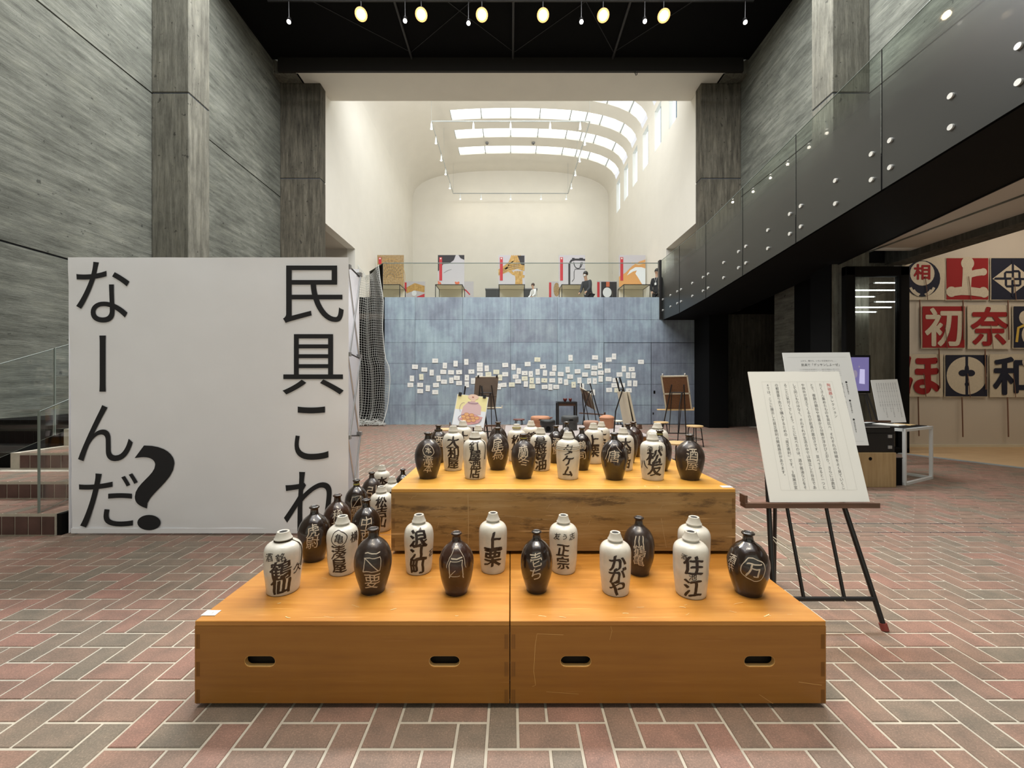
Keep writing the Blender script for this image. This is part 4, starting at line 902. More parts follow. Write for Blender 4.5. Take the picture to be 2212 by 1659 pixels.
us.build('scratch_marks', mat('pale scratch', (0.42, 0.28, 0.13), 0.6), up)
for (px, py, z, lb, par) in ((456, 1325, LZ, 'small white numbered label tag near the front left box corner', 0), (1569, 1052, UZ, 'small white blank label tag on the raised box, right corner', 1)):
    c = FL(px, py, z); t = thing('label_tag', lb, 'label', (c.x, c.y, z+0.001)); MB().box(c.x-0.03, c.x+0.03, c.y-0.02, c.y+0.02, z+0.0006, z+0.003).build('card', M['paper'], t)
    if not par: fr = Frame((c.x, c.y, z+0.0033), (1, 0, 0), (0, 1, 0)); f = Flat(); f.char('1', -0.004, 0, 0.02, 0.0); f.char('3', 0.006, 0, 0.02, 0.0); fr.lay(f, 0.0002, 'number', M['pencil'], t)

rs = random.Random(8)
for nm_, (xa, xb) in (('display_box', (XLp+0.1, -0.1)), ('display_box.001', (0.1, XRp-0.1))):
    f = Flat()
    for k in range(13):
        x, y = rs.uniform(xa, xb), FY+0.03+rs.random()**2*0.38; a = rs.uniform(-0.6, 0.6); L_ = rs.uniform(0.01, 0.05)
        f.stroke([(x+L_*q/3*math.cos(a), y+L_*q/3*math.sin(a)+0.003*math.sin(q+k)) for q in range(4)], rs.uniform(0.001, 0.003))
    fr = Frame((0, 0, LZ), (1, 0, 0), (0, 1, 0)); fr.lay(f, 0.0005, 'scuff_marks', M['ring'], bpy.data.objects[nm_])['kind'] = 'stuff'
c = FL(1408, 1051, UZ); fr = Frame((c.x, c.y, UZ), (1, 0, 0), (0, 1, 0)); f = Flat(); f.ring(0, 0, 0.040, 0.0022); fr.lay(f, 0.0006, 'ring_mark', M['ring'], up)
for k, Y in enumerate((3.965, 3.73)): tag(MB().box(2.7, 7.0, Y-0.004, Y+0.004, -0.01, 0.0012).build(f'trim_{14+k}', M['seam']), None, None, None, 'structure')
# ------------------------------------------------------------------ sake jugs
PW = [(0, 0.76), (0.006, 0.82), (0.02, 0.84), (0.05, 0.865), (0.2, 0.925), (0.4, 0.975), (0.58, 1.0), (0.68, 0.99), (0.745, 0.94), (0.79, 0.84), (0.82, 0.70), (0.838, 0.54), (0.846, 0.42), (0.858, 0.40), (0.868, 0.43), (0.876, 0.485), (0.888, 0.485), (0.91, 0.43), (0.975, 0.345), (0.995, 0.33), (1.0, 0.30), (0.995, 0.24), (0.97, 0.20)]
PBr = [(0, 0.60), (0.008, 0.64), (0.04, 0.66), (0.12, 0.76), (0.25, 0.90), (0.38, 0.975), (0.48, 1.0), (0.58, 0.975), (0.67, 0.88), (0.74, 0.74), (0.79, 0.58), (0.825, 0.42), (0.85, 0.31), (0.875, 0.26), (0.93, 0.235), (0.955, 0.25), (0.965, 0.30), (0.978, 0.325), (0.99, 0.31), (1.0, 0.26), (0.995, 0.20), (0.97, 0.17)]
def prof_r(pr, t):
    for (a, x), (b, y) in zip(pr, pr[1:]):
        if a <= t <= b: return x+(y-x)*(t-a)/(b-a+1e-9)
    return pr[-1][1]
def smooth_prof(pr, n=3):
    out = []
    for i in range(len(pr)-1):
        p0 = pr[max(i-1, 0)]; p1 = pr[i]; p2 = pr[i+1]; p3 = pr[min(i+2, len(pr)-1)]
        for k in range(n):
            t = k/n; q = []
            for c in (0, 1):
                q.append(0.5*((2*p1[c])+(-p0[c]+p2[c])*t+(2*p0[c]-5*p1[c]+4*p2[c]-p3[c])*t*t+(-p0[c]+3*p1[c]-3*p2[c]+p3[c])*t**3))
            out.append(tuple(q))
    out.append(pr[-1]); return out
SPW, SPB = smooth_prof(PW, 2), smooth_prof(PBr, 2)
def wrapmesh(fl, R, H, pr, ph=0, eps=0.0006):
    bm = bmesh.new(); vsx = [bm.verts.new((u, v_, l*0.01)) for (u, v_), l in zip(fl.v, fl.l)]
    for f in fl.f:
        try: bm.faces.new([vsx[i] for i in f])
        except ValueError: pass
    st_ = 0.011
    us = [u for u, _ in fl.v]; ws = [q for _, q in fl.v]
    for ax, lo, hi in ((0, min(us), max(us)), (1, min(ws), max(ws))):
        x = math.floor(lo/st_)*st_+st_
        while x < hi:
            bmesh.ops.bisect_plane(bm, geom=bm.verts[:]+bm.edges[:]+bm.faces[:], dist=1e-6, plane_co=((x, 0, 0) if ax == 0 else (0, x, 0)), plane_no=((1, 0, 0) if ax == 0 else (0, 1, 0))); x += st_
    V_ = []
    bm.verts.ensure_lookup_table(); bm.verts.index_update()
    for vv in bm.verts:
        u, z = vv.co.x, vv.co.y; u, z = u+R*0.03*math.sin(z*75+ph)+R*0.01*math.sin(z*190), z+R*0.03*math.sin(u*85+ph*2)+R*0.01*math.sin(u*210+z*90); z = min(max(z, 0.004), H*0.84); r = prof_r(pr, z/H)*R*(1+0.01*math.sin(z/H*14+ph))+eps+vv.co.z*0.015; th = max(-1.45, min(1.45, u/(R*0.97)))
        V_.append((r*math.sin(th), -r*math.cos(th), z))
    Fc = [tuple(v_.index for v_ in f.verts) for f in bm.faces]; bm.free(); return V_, Fc
rj = random.Random(11)
def jug(kind, x, yt, yb, wpx, plat, text, label, az=0, top=None, size=None, extra=None, cord=None, bot=0.12):
    zp = LZ if plat == 'L' else UZ; e = EYE-zp
    if yb: Y = e*F/(yb-CY)+0.058; ztp = EYE-(yt-CY)*Y/F; H = max(0.25, min(0.33, ztp-zp))
    else: H = 0.300; Y = (EYE-zp-H)*F/(yt-CY)
    R = wpx/2*Y/F; X = (x-CX)*Y/F
    if kind in 'bmr': R *= 1.0
    pr = SPW if kind == 'w' else SPB
    mt = {'w': M['jug_w'], 'b': M['jug_b'], 'm': M['jug_m'], 'r': M['jug_r']}[kind]
    t = thing('sake_jug', label, 'jug', (X, Y, zp), 'stoneware sake jugs on the '+('lower' if plat == 'L' else 'raised')+' boxes')
    t.rotation_euler = (0, 0, -math.atan2(X, Y)+math.radians(az))
    wob = rj.uniform(-0.004, 0.004)
    b_ = MB(); b_.lathe([(r*R*(1+0.01*math.sin(h*14+x)), h*H) for h, r in pr if h < 0.999 or True], 40); bo = b_.build('body', mt, t, world=False)
    m_ = MB(); m_.lathe([(prof_r(pr, 0.99)*R*0.60, H*0.9915), (prof_r(pr, 0.99)*R*0.60, H*0.993)], 20); m_.build('mouth', M['hole'], t, world=False)
    f_ = MB(); f_.lathe([(pr[0][1]*R*1.06, 0.0004), (pr[0][1]*R*1.09, 0.005), (pr[0][1]*R*1.075, 0.010)], 36); f_.build('foot_ring', M['foot'] if kind == 'w' else mt, t, world=False)
    if 'green neck' in label or 'yellow neck' in label or 'neck band' in label:
        q = prof_r(pr, 0.9)*R+0.001; nb = MB(); nb.lathe([(q, 0.885*H), (q+0.0012, 0.89*H), (q+0.0012, 0.915*H), (q, 0.92*H)], 24); nb.build('neck_band', M['band'], t, world=False)
    if 'ribbed shoulder' in label:
        for h_ in (0.64, 0.675, 0.71):
            q = prof_r(pr, h_)*R; rb = MB(); rb.lathe([(q-0.001, h_*H-0.003), (q+0.0022, h_*H), (q-0.001, h_*H+0.003)], 40); rb.build('rib', mt, t, world=False)
    fl = Flat()
    tp = top if top is not None else (0.78 if kind == 'w' else 0.70)
    n = len(text); ink = M['ink'] if kind == 'w' else M['slip']
    off = 0.020 if kind == 'w' else -0.012
    if n:
        pitch = (tp-bot)*H/n; sz = size*R if size else min(pitch*1.12, R*1.5)
        for i, ch in enumerate(text):
            if ch == ' ': continue
            u_, ro_, sh_ = rj.uniform(-0.04, 0.04)*R, rj.uniform(-0.08, 0.08)+0.04, rj.uniform(0.02, 0.14)
            bb = (0.036 if len(glyph(ch)[0]) < 80 else 0.025)*sz if kind == 'w' else 0.003*sz      # slanted brush: copies shifted along the pen angle
            for q in ((-1, -0.3, 0.3, 1) if kind == 'w' else (0, 1)):
                fl.char(ch, u_+bb*q, (tp*H)-pitch*(i+0.5)+bb*q*0.55, sz, 0.0, ro_, sh_)
    if extra:
        for ex in extra:
            if ex[0] == 'c':
                for q in (-1, 0, 1): fl.char(ex[1], ex[2]*R+q*0.012*ex[4]*R, ex[3]*H+q*0.006*ex[4]*R, ex[4]*R, 0.0, 0.03, 0.06)
            elif ex[0] == 'ring': fl.ring(ex[1]*R, ex[2]*H, ex[3]*R, ex[4]*R)
            elif ex[0] == 's': fl.stroke([(a*R, b*H) for a, b in ex[1]], ex[2]*R)
    if fl.v:
        V_, Fc = wrapmesh(fl, R, H, pr, x); c_ = MB(); c_.add(V_, Fc); c_.build('brushed_writing' if kind == 'w' else 'slip_writing', ink, t, world=False)
    if cord:
        rr = prof_r(pr, 0.85)*R+0.004; zc = 0.85*H; c_ = MB()
        for dz_ in (0, 0.006): c_.tube([(rr*math.cos(2*PI*k/20), rr*math.sin(2*PI*k/20), zc+dz_) for k in range(21)], 0.0035, 6)
        hang = []
        for k in range(9):
            s_ = k/8; zz_ = 0.85-0.42*s_; r_ = prof_r(pr, zz_)*R+0.005; a = math.radians(cord-10*s_); hang.append((r_*math.sin(a), -r_*math.cos(a), zz_*H))
        c_.tube(hang, 0.0028, 6); c_.build('neck_cord', M['cord'], t, world=False)
    return t
J = jug
NECK = ('s', [(-0.55, 0.50), (-0.45, 0.66), (-0.2, 0.80), (0.2, 0.80), (0.45, 0.66), (0.55, 0.50)], 0.035)
# lower boxes
J('w', 612, 1147, 1287, 75, 'L', '鶴仙', 'leftmost front white jug with dark cord around its neck', az=-8, top=0.56, bot=0.08, size=1.15, extra=[('c', '酒', -0.62, 0.66, 0.5), ('c', '銘', 0.02, 0.66, 0.5), ('c', '久', 0.95, 0.42, 0.6)], cord=75)
J('b', 679, 1093, 1217, 65, 'L', '虎尉', 'glossy dark brown jug standing behind the corded white one', top=0.72, bot=0.30, az=-6)
J('w', 740, 1114, 1245, 64, 'L', ' 湊屋', 'white jug with a circled character and two more below', az=-14, top=0.80, bot=0.08, size=1.0, extra=[('ring', 0, 0.68, 0.48, 0.05), ('c', '亀', 0, 0.68, 0.62), ('c', '横', 1.05, 0.66, 0.7)])
J('r', 729, 1068, 1180, 58, 'L', '稀世', 'reddish brown jug just behind the circled white one', top=0.74, bot=0.36)
J('b', 770, 1036, 1140, 49, 'L', ' 雲', 'dark brown jug with slip square, yellow neck band, left rear', top=0.7, bot=0.25, extra=[('s', [(-0.4, 0.46), (-0.4, 0.68), (0.4, 0.68), (0.4, 0.46), (-0.4, 0.46)], 0.05), ('s', [(0.4, 0.68), (-0.3, 0.47)], 0.04)])
J('b', 791, 1078, 1198, 60, 'L', '中西', 'dark brown jug partly hidden behind the boxed front one', top=0.72, bot=0.30, size=0.9)
J('m', 806, 1140, 1288, 78, 'L', '  要', 'second front jug, dark brown with a slip outlined square', az=-3, top=0.74, bot=0.16, size=0.95, extra=[('s', [(-0.42, 0.42), (-0.42, 0.62), (0.42, 0.62), (0.42, 0.42), (-0.42, 0.42)], 0.055), ('s', [(-0.42, 0.62), (0.36, 0.42)], 0.045), ('s', [(-0.42, 0.69), (0.5, 0.68)], 0.05)])
J('m', 803, 1020, 1108, 42, 'L', '引', 'matte brown jug near the back of the left group', top=0.68, bot=0.4)
J('w', 825, 1005, None, 36, 'L', '本丁', 'rearmost small white jug of the left group', top=0.72, bot=0.2)
J('w', 847, 1030, None, 40, 'L', '八', 'white jug half hidden behind the raised box corner', top=0.72, bot=0.4)
J('w', 824, 1050, 1150, 48, 'L', '松吉山', 'white jug pressed against the left side of raised box', top=0.80, bot=0.12, az=0)
J('b', 870, 1013, None, 38, 'L', '', 'brown jug showing only its neck behind the raised box')
J('w', 905, 1111, 1243, 62, 'L', '浪江町', 'white jug with three bold characters, front of raised box left', top=0.78, bot=0.06, size=1.25, az=-2, extra=[('c', '石', 0.98, 0.35, 0.5)])
J('r', 986, 1149, 1291, 74, 'L', '', 'warm brown front jug with slip lines draped from the neck', extra=[NECK, ('s', [(-0.35, 0.66), (0.35, 0.66)], 0.07), ('s', [(-0.42, 0.34), (-0.36, 0.62), (0.34, 0.62), (0.34, 0.36), (0.42, 0.33)], 0.06), ('s', [(-0.42, 0.38), (0.15, 0.385)], 0.04), ('s', [(-0.35, 0.40), (-0.05, 0.49)], 0.03)])
J('w', 1065, 1107, 1241, 61, 'L', '上栗', 'white jug with two clear characters beside the box seam', top=0.72, bot=0.16, size=1.35)
J('b', 1159, 1146, 1287, 69, 'L', '壱ち', 'black brown glossy front jug just right of the seam', top=0.72, bot=0.28, size=0.85)
J('w', 1217, 1112, 1242, 61, 'L', ' 正宗', 'white jug with three small characters above two large', top=0.80, bot=0.10, size=0.95, extra=[('c', '志', 0.62, 0.69, 0.5), ('c', 'う', 0.08, 0.69, 0.42), ('c', '友', -0.45, 0.69, 0.5)])
J('w', 1329, 1149, 1290, 67, 'L', 'かがや', 'white front jug with three flowing kana characters', top=0.68, bot=0.06, size=1.15, az=6)
J('m', 1380, 1116, 1248, 65, 'L', '川鶴亀', 'matte dark jug with cursive slip writing behind kana jug', top=0.72, bot=0.24, size=0.8)
J('w', 1499, 1116, 1250, 66, 'L', '上栗', 'white jug standing behind the front right white jug', top=0.66, bot=0.2, size=1.2, az=6)
J('w', 1492, 1147, 1295, 73, 'L', '住 江', 'front right white jug with tilted heavy characters', top=0.64, bot=0.10, size=1.15, az=8, extra=[('c', '酒', -0.45, 0.66, 0.36), ('c', '池', 0.0, 0.38, 0.45)])
J('b', 1616, 1149, 1293, 82, 'L', '', 'far right front brown jug with a character in slip circle', az=8, extra=[('ring', 0.12, 0.50, 0.56, 0.045), ('c', '万', 0.12, 0.50, 0.8), ('c', '酒', -0.95, 0.58, 0.5), ('c', '井', -0.98, 0.44, 0.45)])
# raised box
J('m', 925, 934, 1036, 57, 'U', '  本', 'leftmost brown jug on the raised box, circled slip mark', top=0.75, bot=0.15, size=0.75, extra=[('ring', 0, 0.64, 0.42, 0.045), ('c', '本', 0, 0.64, 0.5), ('c', '滝', 0, 0.42, 0.75)])
J('m', 947, 918, 1001, 42, 'U', '酒', 'brown jug with entwined straw, behind leftmost raised box jug', top=0.72, bot=0.45, cord=-40)
J('w', 979, 920, 1018, 45, 'U', '大和屋', 'white raised box jug with three bold characters, second from left', top=0.78, bot=0.08, size=1.2)
J('w', 1000, 909, 994, 41, 'U', '上栗', 'tall white jug in front of the pastel painting', top=0.74, bot=0.2, size=1.2)
J('w', 1026, 933, 1036, 51, 'U', '釘屋酒店', 'white corded jug with four stacked characters, raised box front', top=0.80, bot=0.06, size=1.0, cord=60)
J('w', 1033, 919, 1003, 38, 'U', '久', 'white jug hidden behind the corded jug, raised box', top=0.72, bot=0.4)
J('m', 1075, 923, 1017, 49, 'U', '尾為', 'brown raised box jug with two looping slip characters', top=0.72, bot=0.30, size=1.1)
J('m', 1076, 911, 990, 40, 'U', '', 'plain brown jug showing its dark lip behind looping jug')
J('w', 1116, 916, 998, 40, 'U', '松竹', 'white jug behind the green necked brown jug, raised box', top=0.72, bot=0.2, size=1.2)
J('m', 1131, 937, 1036, 53, 'U', '蘭冬', 'brown front jug with yellow green neck band, raised box', top=0.72, bot=0.34, size=0.95)
J('w', 1147, 909, 990, 38, 'U', '鶴', 'rear white jug before the black clay stove, raised box', top=0.74, bot=0.4, size=1.3)
J('w', 1168, 924, 1018, 46, 'U', '最醤油', 'white raised box jug with dense dark characters, centre', top=0.80, bot=0.05, size=1.25)
J('b', 1201, 919, 1002, 40, 'U', '酒屋', 'glossy brown jug between two white jugs, raised box centre', top=0.70, bot=0.25, size=0.9)
J('b', 1224, 911, 990, 37, 'U', '花', 'brown jug peeping over the banded white jug, raised box', top=0.72, bot=0.45, size=1.0)
J('w', 1227, 933, 1037, 51, 'U', 'タケム', 'white front jug with ribbed shoulder and angular kana', top=0.76, bot=0.08, size=1.0)
J('b', 1257, 923, 1018, 42, 'U', '鶴司', 'slim dark jug right of the ribbed white jug', top=0.72, bot=0.25, size=0.9)
J('w', 1282, 914, 1003, 42, 'U', '上栗', 'white jug right of the slim dark one, raised box', top=0.72, bot=0.2, size=1.3)
J('w', 1299, 911, 988, 36, 'U', '大西', 'white rear jug below the domed terracotta pot', top=0.74, bot=0.25, size=1.3)
J('b', 1327, 935, 1039, 56, 'U', '唐', 'glossy dark front jug with slip lines, raised box right', top=0.66, bot=0.40, size=0.95, extra=[('s', [(-0.15, 0.80), (-0.5, 0.66), (-0.65, 0.46)], 0.04), ('s', [(0.2, 0.78), (0.55, 0.62)], 0.03)])
J('w', 1346, 924, 1018, 46, 'U', '大守油', 'white jug half hidden behind the glossy dark front jug', top=0.76, bot=0.1, size=1.1, az=14)
J('m', 1356, 915, 1002, 42, 'U', '白', 'brown jug with white scribble behind the half hidden white', top=0.6, bot=0.3, size=0.8, az=20)
J('r', 1368, 911, 988, 42, 'U', '', 'plain reddish brown jug at the raised box rear right')
J('w', 1420, 914, 1000, 46, 'U', '大', 'rear white jug of the right cluster on raised box', top=0.66, bot=0.3, size=1.2, az=18)
J('b', 1425, 929, 1019, 50, 'U', '兵', 'dark jug with yellow neck in the right cluster', top=0.74, bot=0.5, size=0.8)
J('w', 1410, 937, 1039, 53, 'U', '松友', 'white front jug, right part of raised box, brushed strokes', top=0.66, bot=0.14, size=1.25, az=10, extra=[('c', '酒', -0.35, 0.70, 0.45), ('c', '銘', 0.5, 0.71, 0.45), ('c', 'の', 0.1, 0.42, 0.35), ('c', '八', -0.95, 0.35, 0.8)])
J('m', 1490, 938, 1039, 59, 'U', '酒屋', 'rightmost brown jug on the raised box', top=0.70, bot=0.26, size=0.9, az=8)

# ------------------------------------------------------------------ easels and boards
def easel(cx, cy, yaw, label, S=1.0, mt=None, tray=0.65, tray_mat=None, tips=False, group='black metal easels in the hall', trayw=0.39, topz=1.45, base_dy=0.0):
    mt = mt or M['blackmetal']; t = thing('easel', label, 'easel', (cx, cy, 0), group); t.rotation_euler = (0, 0, yaw)
    ln = 0.29         # lean per metre
    pt = lambda x, z, dy=0.0: (x*S, (z*ln+dy)*S, z*S)
    tp = topz
    for s in (-1, 1):
        wf, wt = 0.30, 0.30-0.125*tp
        l = MB().tube([pt(s*wf, 0.0), pt(s*wt, tp)], 0.0135*S, 10).build('leg', mt, t, world=False)
        if tips: MB().tube([pt(s*wf, 0.0), pt(s*(wf-0.004), 0.035)], 0.019*S, 10).build('foot_tip', M['redtip'], l, world=False)
        MB().tube([pt(s*0.113, 0.15), pt(s*0.118, tp*0.86)], 0.0095*S, 8).build('inner_rod', mt, t, world=False)
    MB().tube([pt(-0.285, 0.15), pt(0.285, 0.15)], 0.013*S, 8).build('crossbar', mt, t, world=False)
    MB().tube([pt(-0.16, tp*0.86), pt(0.16, tp*0.86)], 0.012*S, 8).build('crossbar', mt, t, world=False)
    MB().tube([(-0.10*S, (tp*0.86*ln)*S, tp*0.86*S), (-0.02*S, (tp*0.86*ln+0.1)*S, tp*0.6*S), (0.04*S, (0.52)*S+base_dy, 0.0)], 0.0115*S, 8).build('rear_leg', mt, t, world=False)
    tm = tray_mat or M['darkwood']
    tr = MB(); y0 = (tray*ln)*S-0.055; z0 = tray*S
    tr.box(-trayw*S, trayw*S, y0, y0+0.05, z0-0.022, z0); tr.box(-trayw*S, trayw*S, y0-0.006, y0, z0-0.022, z0+0.008)
    trb = tr.build('tray', tm, t, world=False); bevel(trb, 0.002)
    MB().box(-trayw*S, -trayw*S+0.016, y0, y0+0.055, z0, z0+0.05).build('tray_end', tm, t, world=False)
    return t
ln = math.atan(0.29)
e1 = easel(1.735, 2.25, 0, 'black metal easel with dark wooden tray holding the vertical text board', tips=True, base_dy=0.02, group=None, topz=1.34)
e1.location.x = 1.745
s_ = MB(); s_.tube([(-0.05, 0.45, 0.36), (0.02, 0.30, 0.30), (0.06, 0.15, 0.20), (0.10, 0.035, 0.155), (0.11, 0.03, 0.14)], 0.003, 5); s_.tube([(-0.05, 0.45, 0.36), (0.0, 0.32, 0.24), (0.09, 0.1, 0.19), (0.12, 0.05, 0.13)], 0.003, 5); s_.build('string', M['string'], e1, world=False)
def board_frame(bl, brr, tl):
    return Frame(bl, (brr-bl), (tl-bl)), (brr-bl).length, (tl-bl).length
Yb_, Yt_ = 2.44-0.045, 2.44-0.045+0.235
BL, BR, TL = P(1664, 1085, Yb_), P(1879, 1084, Yb_), P(1616, 803, Yt_)
fr, BW, BH = board_frame(BL, BR, TL)
sb = thing('sign_board', 'white board of vertical Japanese text with red opening characters', 'sign board', tuple((BL+BR)/2), None)
bo = MB(); fr.box(bo, 0, BW, 0, BH, -0.007, 0); bo.build('board', M['board'], sb)
cols = ['陶磁器コレクション', 'たくさん集めたものを見比べ、それぞれの特徴をよく見ていくこ', 'とで、複数の類似や差異から分類が浮かび上がり、さらには典型', 'や例外が見えてくるのが民具の面白さです。並べてみると一つと', 'して同じものはなく、それぞれが生活の中では独立した存在であ', 'ることに気付くでしょう。ここに並べたのは、酒や醤油などをそ', 'の都度量り売りで購入するための「貧乏徳利」です。2階展示室', '4では、ここに展示した貧乏徳利の関連展示があります。']
gl_ = Flat(); red = Flat(); blk = Flat()
gu0, gu1, gv0, gv1 = 0.13*BW, 0.90*BW, 0.085*BH, 0.915*BH; n = 8
for k in range(n+1):
    u = gu0+(gu1-gu0)*k/n; gl_.rect(u-0.0004, u+0.0004, gv0, gv1)
gl_.rect(gu0, gu1, gv0-0.0004, gv0+0.0004); gl_.rect(gu0, gu1, gv1-0.0004, gv1+0.0004)
cw = (gu1-gu0)/n
for k, tx_ in enumerate(cols):
    u = gu1-cw*(k+0.42) if k else gu1-cw*0.5
    if k == 0:
        red.column(tx_[:3], u, gv1-0.012, 0.0240, 0.0262, -0.004); blk.column(tx_[3:], u, gv1-0.012-3*0.0262, 0.0205, 0.0245, -0.006)
    else: blk.column(tx_, u, gv1-0.012, 0.0215, (gv1-gv0-0.024)/28.6, -0.006)
fr.lay(gl_, 0.0006, 'ruled_lines', M['grid'], sb); fr.lay(red, 0.0009, 'red_heading', M['redprint'], sb); fr.lay(blk, 0.0009, 'text', M['greyprint'], sb)['kind'] = 'stuff'
# second text board further back
e2 = easel(3.60, 4.61, 0, 'black easel behind the front easel, carrying the second text board', tray=0.63, topz=1.6, group=None, trayw=0.36)
Yb_, Yt_ = 4.67, 4.98
BL, BR, TL = P(1722, 963, Yb_), P(1877, 962, Yb_), P(1690, 762, Yt_)
fr, BW, BH = board_frame(BL, BR, TL)
sb = thing('sign_board', 'second white board with headed drawing instructions, behind the front one', 'sign board', tuple((BL+BR)/2), None)
bo = MB(); fr.box(bo, 0, BW, 0, BH, -0.007, 0); bo.build('board', M['board'], sb)
f = Flat()
for i, ch in enumerate('上から、横から、いろいろな向きから……'): f.char(ch, BW*0.26+i*0.023, BH*0.905, 0.021)
for i, ch in enumerate('民具で「デッサンしよーぜ」'): f.char(ch, BW*0.27+i*0.037, BH*0.86, 0.036, 0.0)
for r in range(4):
    for i, ch in enumerate('ここにある民具を見て絵を描きましょう。道具の形や模様をよく見てください。'): f.char(ch, BW*0.22+i*0.0138, BH*(0.81-0.022*r), 0.012)
for r in range(3):
    zt = BH*(0.66-0.20*r); f.disc(BW*0.86, zt+0.006, 0.012); f.column('画用紙を取る', BW*0.86, zt-0.014, 0.020, 0.022, 0.0)
    for q in range(2): f.column('鉛筆と消しゴムを持って席に', BW*0.80-q*0.04, zt, 0.0125, 0.0145)
    for q in range(4): f.column('好きな道具を選んで描く', BW*0.66-q*0.07, zt, 0.0165, 0.0172)
fr.lay(f, 0.0009, 'text', M['greyprint'], sb)['kind'] = 'stuff'
f = Flat(); f.rect(BW*0.06, BW*0.94, BH*0.945, BH*0.9465); f.rect(BW*0.2, BW*0.94, BH*0.04, BH*0.0415); fr.lay(f, 0.0007, 'ruled_lines', M['grid'], sb)
# third text board near the white table
e3 = easel(5.98, 6.75, 0.0, 'black easel standing behind the white steel table', tray=0.72, topz=1.35, S=1.0, group=None)
Yb_, Yt_ = 6.93, 7.14
BL, BR, TL = P(1899, 914, Yb_), P(1958, 912, Yb_), P(1881, 821, Yt_)
fr, BW, BH = board_frame(BL, BR, TL)
sb = thing('sign_board', 'small grey white text board right of the monitor', 'sign board', tuple((BL+BR)/2), None)
bo = MB(); fr.box(bo, 0, BW, 0, BH, -0.007, 0); bo.build('board', M['board'], sb)
f = Flat()
for q in range(9): f.column('道具を自由に描いてみましょう見て触れて考える民具の時間ここから'[:26-(q % 3)*4], BW*(0.88-q*0.088), BH*0.92, 0.019, 0.0235, 0.004)
fr.lay(f, 0.0012, 'text', M['pencil'], sb)['kind'] = 'stuff'

# easel with pastel painting
def place_board(name, label, cat, bl, brr, tl, Yb, Yt, face, thick=0.02, back=None, parts=None, group=None):
    BL, BR, TL = P(*bl, Yb), P(*brr, Yb), P(*tl, Yt); fr, W_, H_ = board_frame(BL, BR, TL)
    t = thing(name, label, cat, tuple((BL+BR)/2), group)
    m_ = MB(); fr.box(m_, 0, W_, 0, H_, -thick, 0); m_.build('panel', face, t)
    return t, fr, W_, H_
easel(-0.60, 6.62, 0.08, 'black easel carrying the pastel painting', tray=0.66, topz=1.30)
t, fr, W_, H_ = place_board('painting', 'pastel painting of a figure in pink holding a plate of buns', 'painting', (976, 918), (1045, 925), (988, 851), 6.72, 6.86, M['paper'])
f = Flat(); f.rect(W_*0.02, W_*0.98, H_*0.52, H_*0.985); fr.lay(f, 0.001, 'yellow_ground', mat('pastel yellow', (0.84, 0.76, 0.38), 0.8), t)
f = Flat(); f.rect(W_*0.02, W_*0.98, H_*0.02, H_*0.52); fr.lay(f, 0.001, 'pale_ground', mat('pastel white blue', (0.78, 0.82, 0.85), 0.8), t)
f = Flat(); f.poly([(W_*0.22, H_*0.35), (W_*0.25, H_*0.62), (W_*0.40, H_*0.80), (W_*0.68, H_*0.80), (W_*0.82, H_*0.66), (W_*0.84, H_*0.40)]); fr.lay(f, 0.002, 'pink_dress', mat('pastel pink', (0.68, 0.48, 0.47), 0.8), t)
f = Flat(); f.disc(W_*0.52, H_*0.95, W_*0.17, H_*0.09); f.rect(W_*0.46, W_*0.60, H_*0.80, H_*0.9); fr.lay(f, 0.003, 'face', mat('pastel skin', (0.78, 0.55, 0.42), 0.8), t)
f = Flat(); f.ring(W_*0.52, H_*0.24, W_*0.36, 0.010, H_*0.16); f.ring(W_*0.54, H_*0.78, W_*0.16, 0.014, H_*0.035, 12, PI, 2*PI); f.ring(W_*0.25, H_*0.58, W_*0.1, 0.006, H_*0.16, 12, PI*0.4, PI*1.3); fr.lay(f, 0.0045, 'outline', mat('pastel mauve line', (0.36, 0.24, 0.28), 0.8), t)
f = Flat(); f.poly([(W_*0.18, H_*0.22), (W_*0.52, H_*0.42), (W_*0.92, H_*0.33), (W_*0.80, H_*0.14), (W_*0.5, H_*0.05)]); fr.lay(f, 0.005, 'napkin', mat('pastel rose', (0.70, 0.36, 0.34), 0.8), t)
f = Flat()
for a, b in ((0.32, 0.30), (0.36, 0.21), (0.5, 0.18), (0.45, 0.28), (0.60, 0.30), (0.64, 0.21), (0.56, 0.37), (0.40, 0.38), (0.74, 0.29)): f.disc(W_*a, H_*b, W_*0.075, H_*0.05, 14)
fr.lay(f, 0.006, 'buns', mat('pastel orange', (0.80, 0.45, 0.20), 0.8), t)
f = Flat()
for a, b in ((0.32, 0.30), (0.36, 0.21), (0.5, 0.18), (0.45, 0.28), (0.60, 0.30), (0.64, 0.21), (0.56, 0.37), (0.40, 0.38), (0.74, 0.29)): f.ring(W_*a, H_*b, W_*0.075, 0.004, H_*0.05, 14)
fr.lay(f, 0.009, 'bun_outlines', mat('pastel brown line', (0.5, 0.2, 0.12), 0.8), t)
f = Flat(); f.disc(W_*0.51, H_*0.945, W_*0.035, H_*0.012); fr.lay(f, 0.0065, 'mouth', M['reddye'], t)
for u in (0.08, 0.86): m_ = MB(); fr.box(m_, W_*u-0.02, W_*u+0.03, H_-0.03, H_+0.03, -0.03, 0.012); m_.build('clip', M['blackmetal'], t)
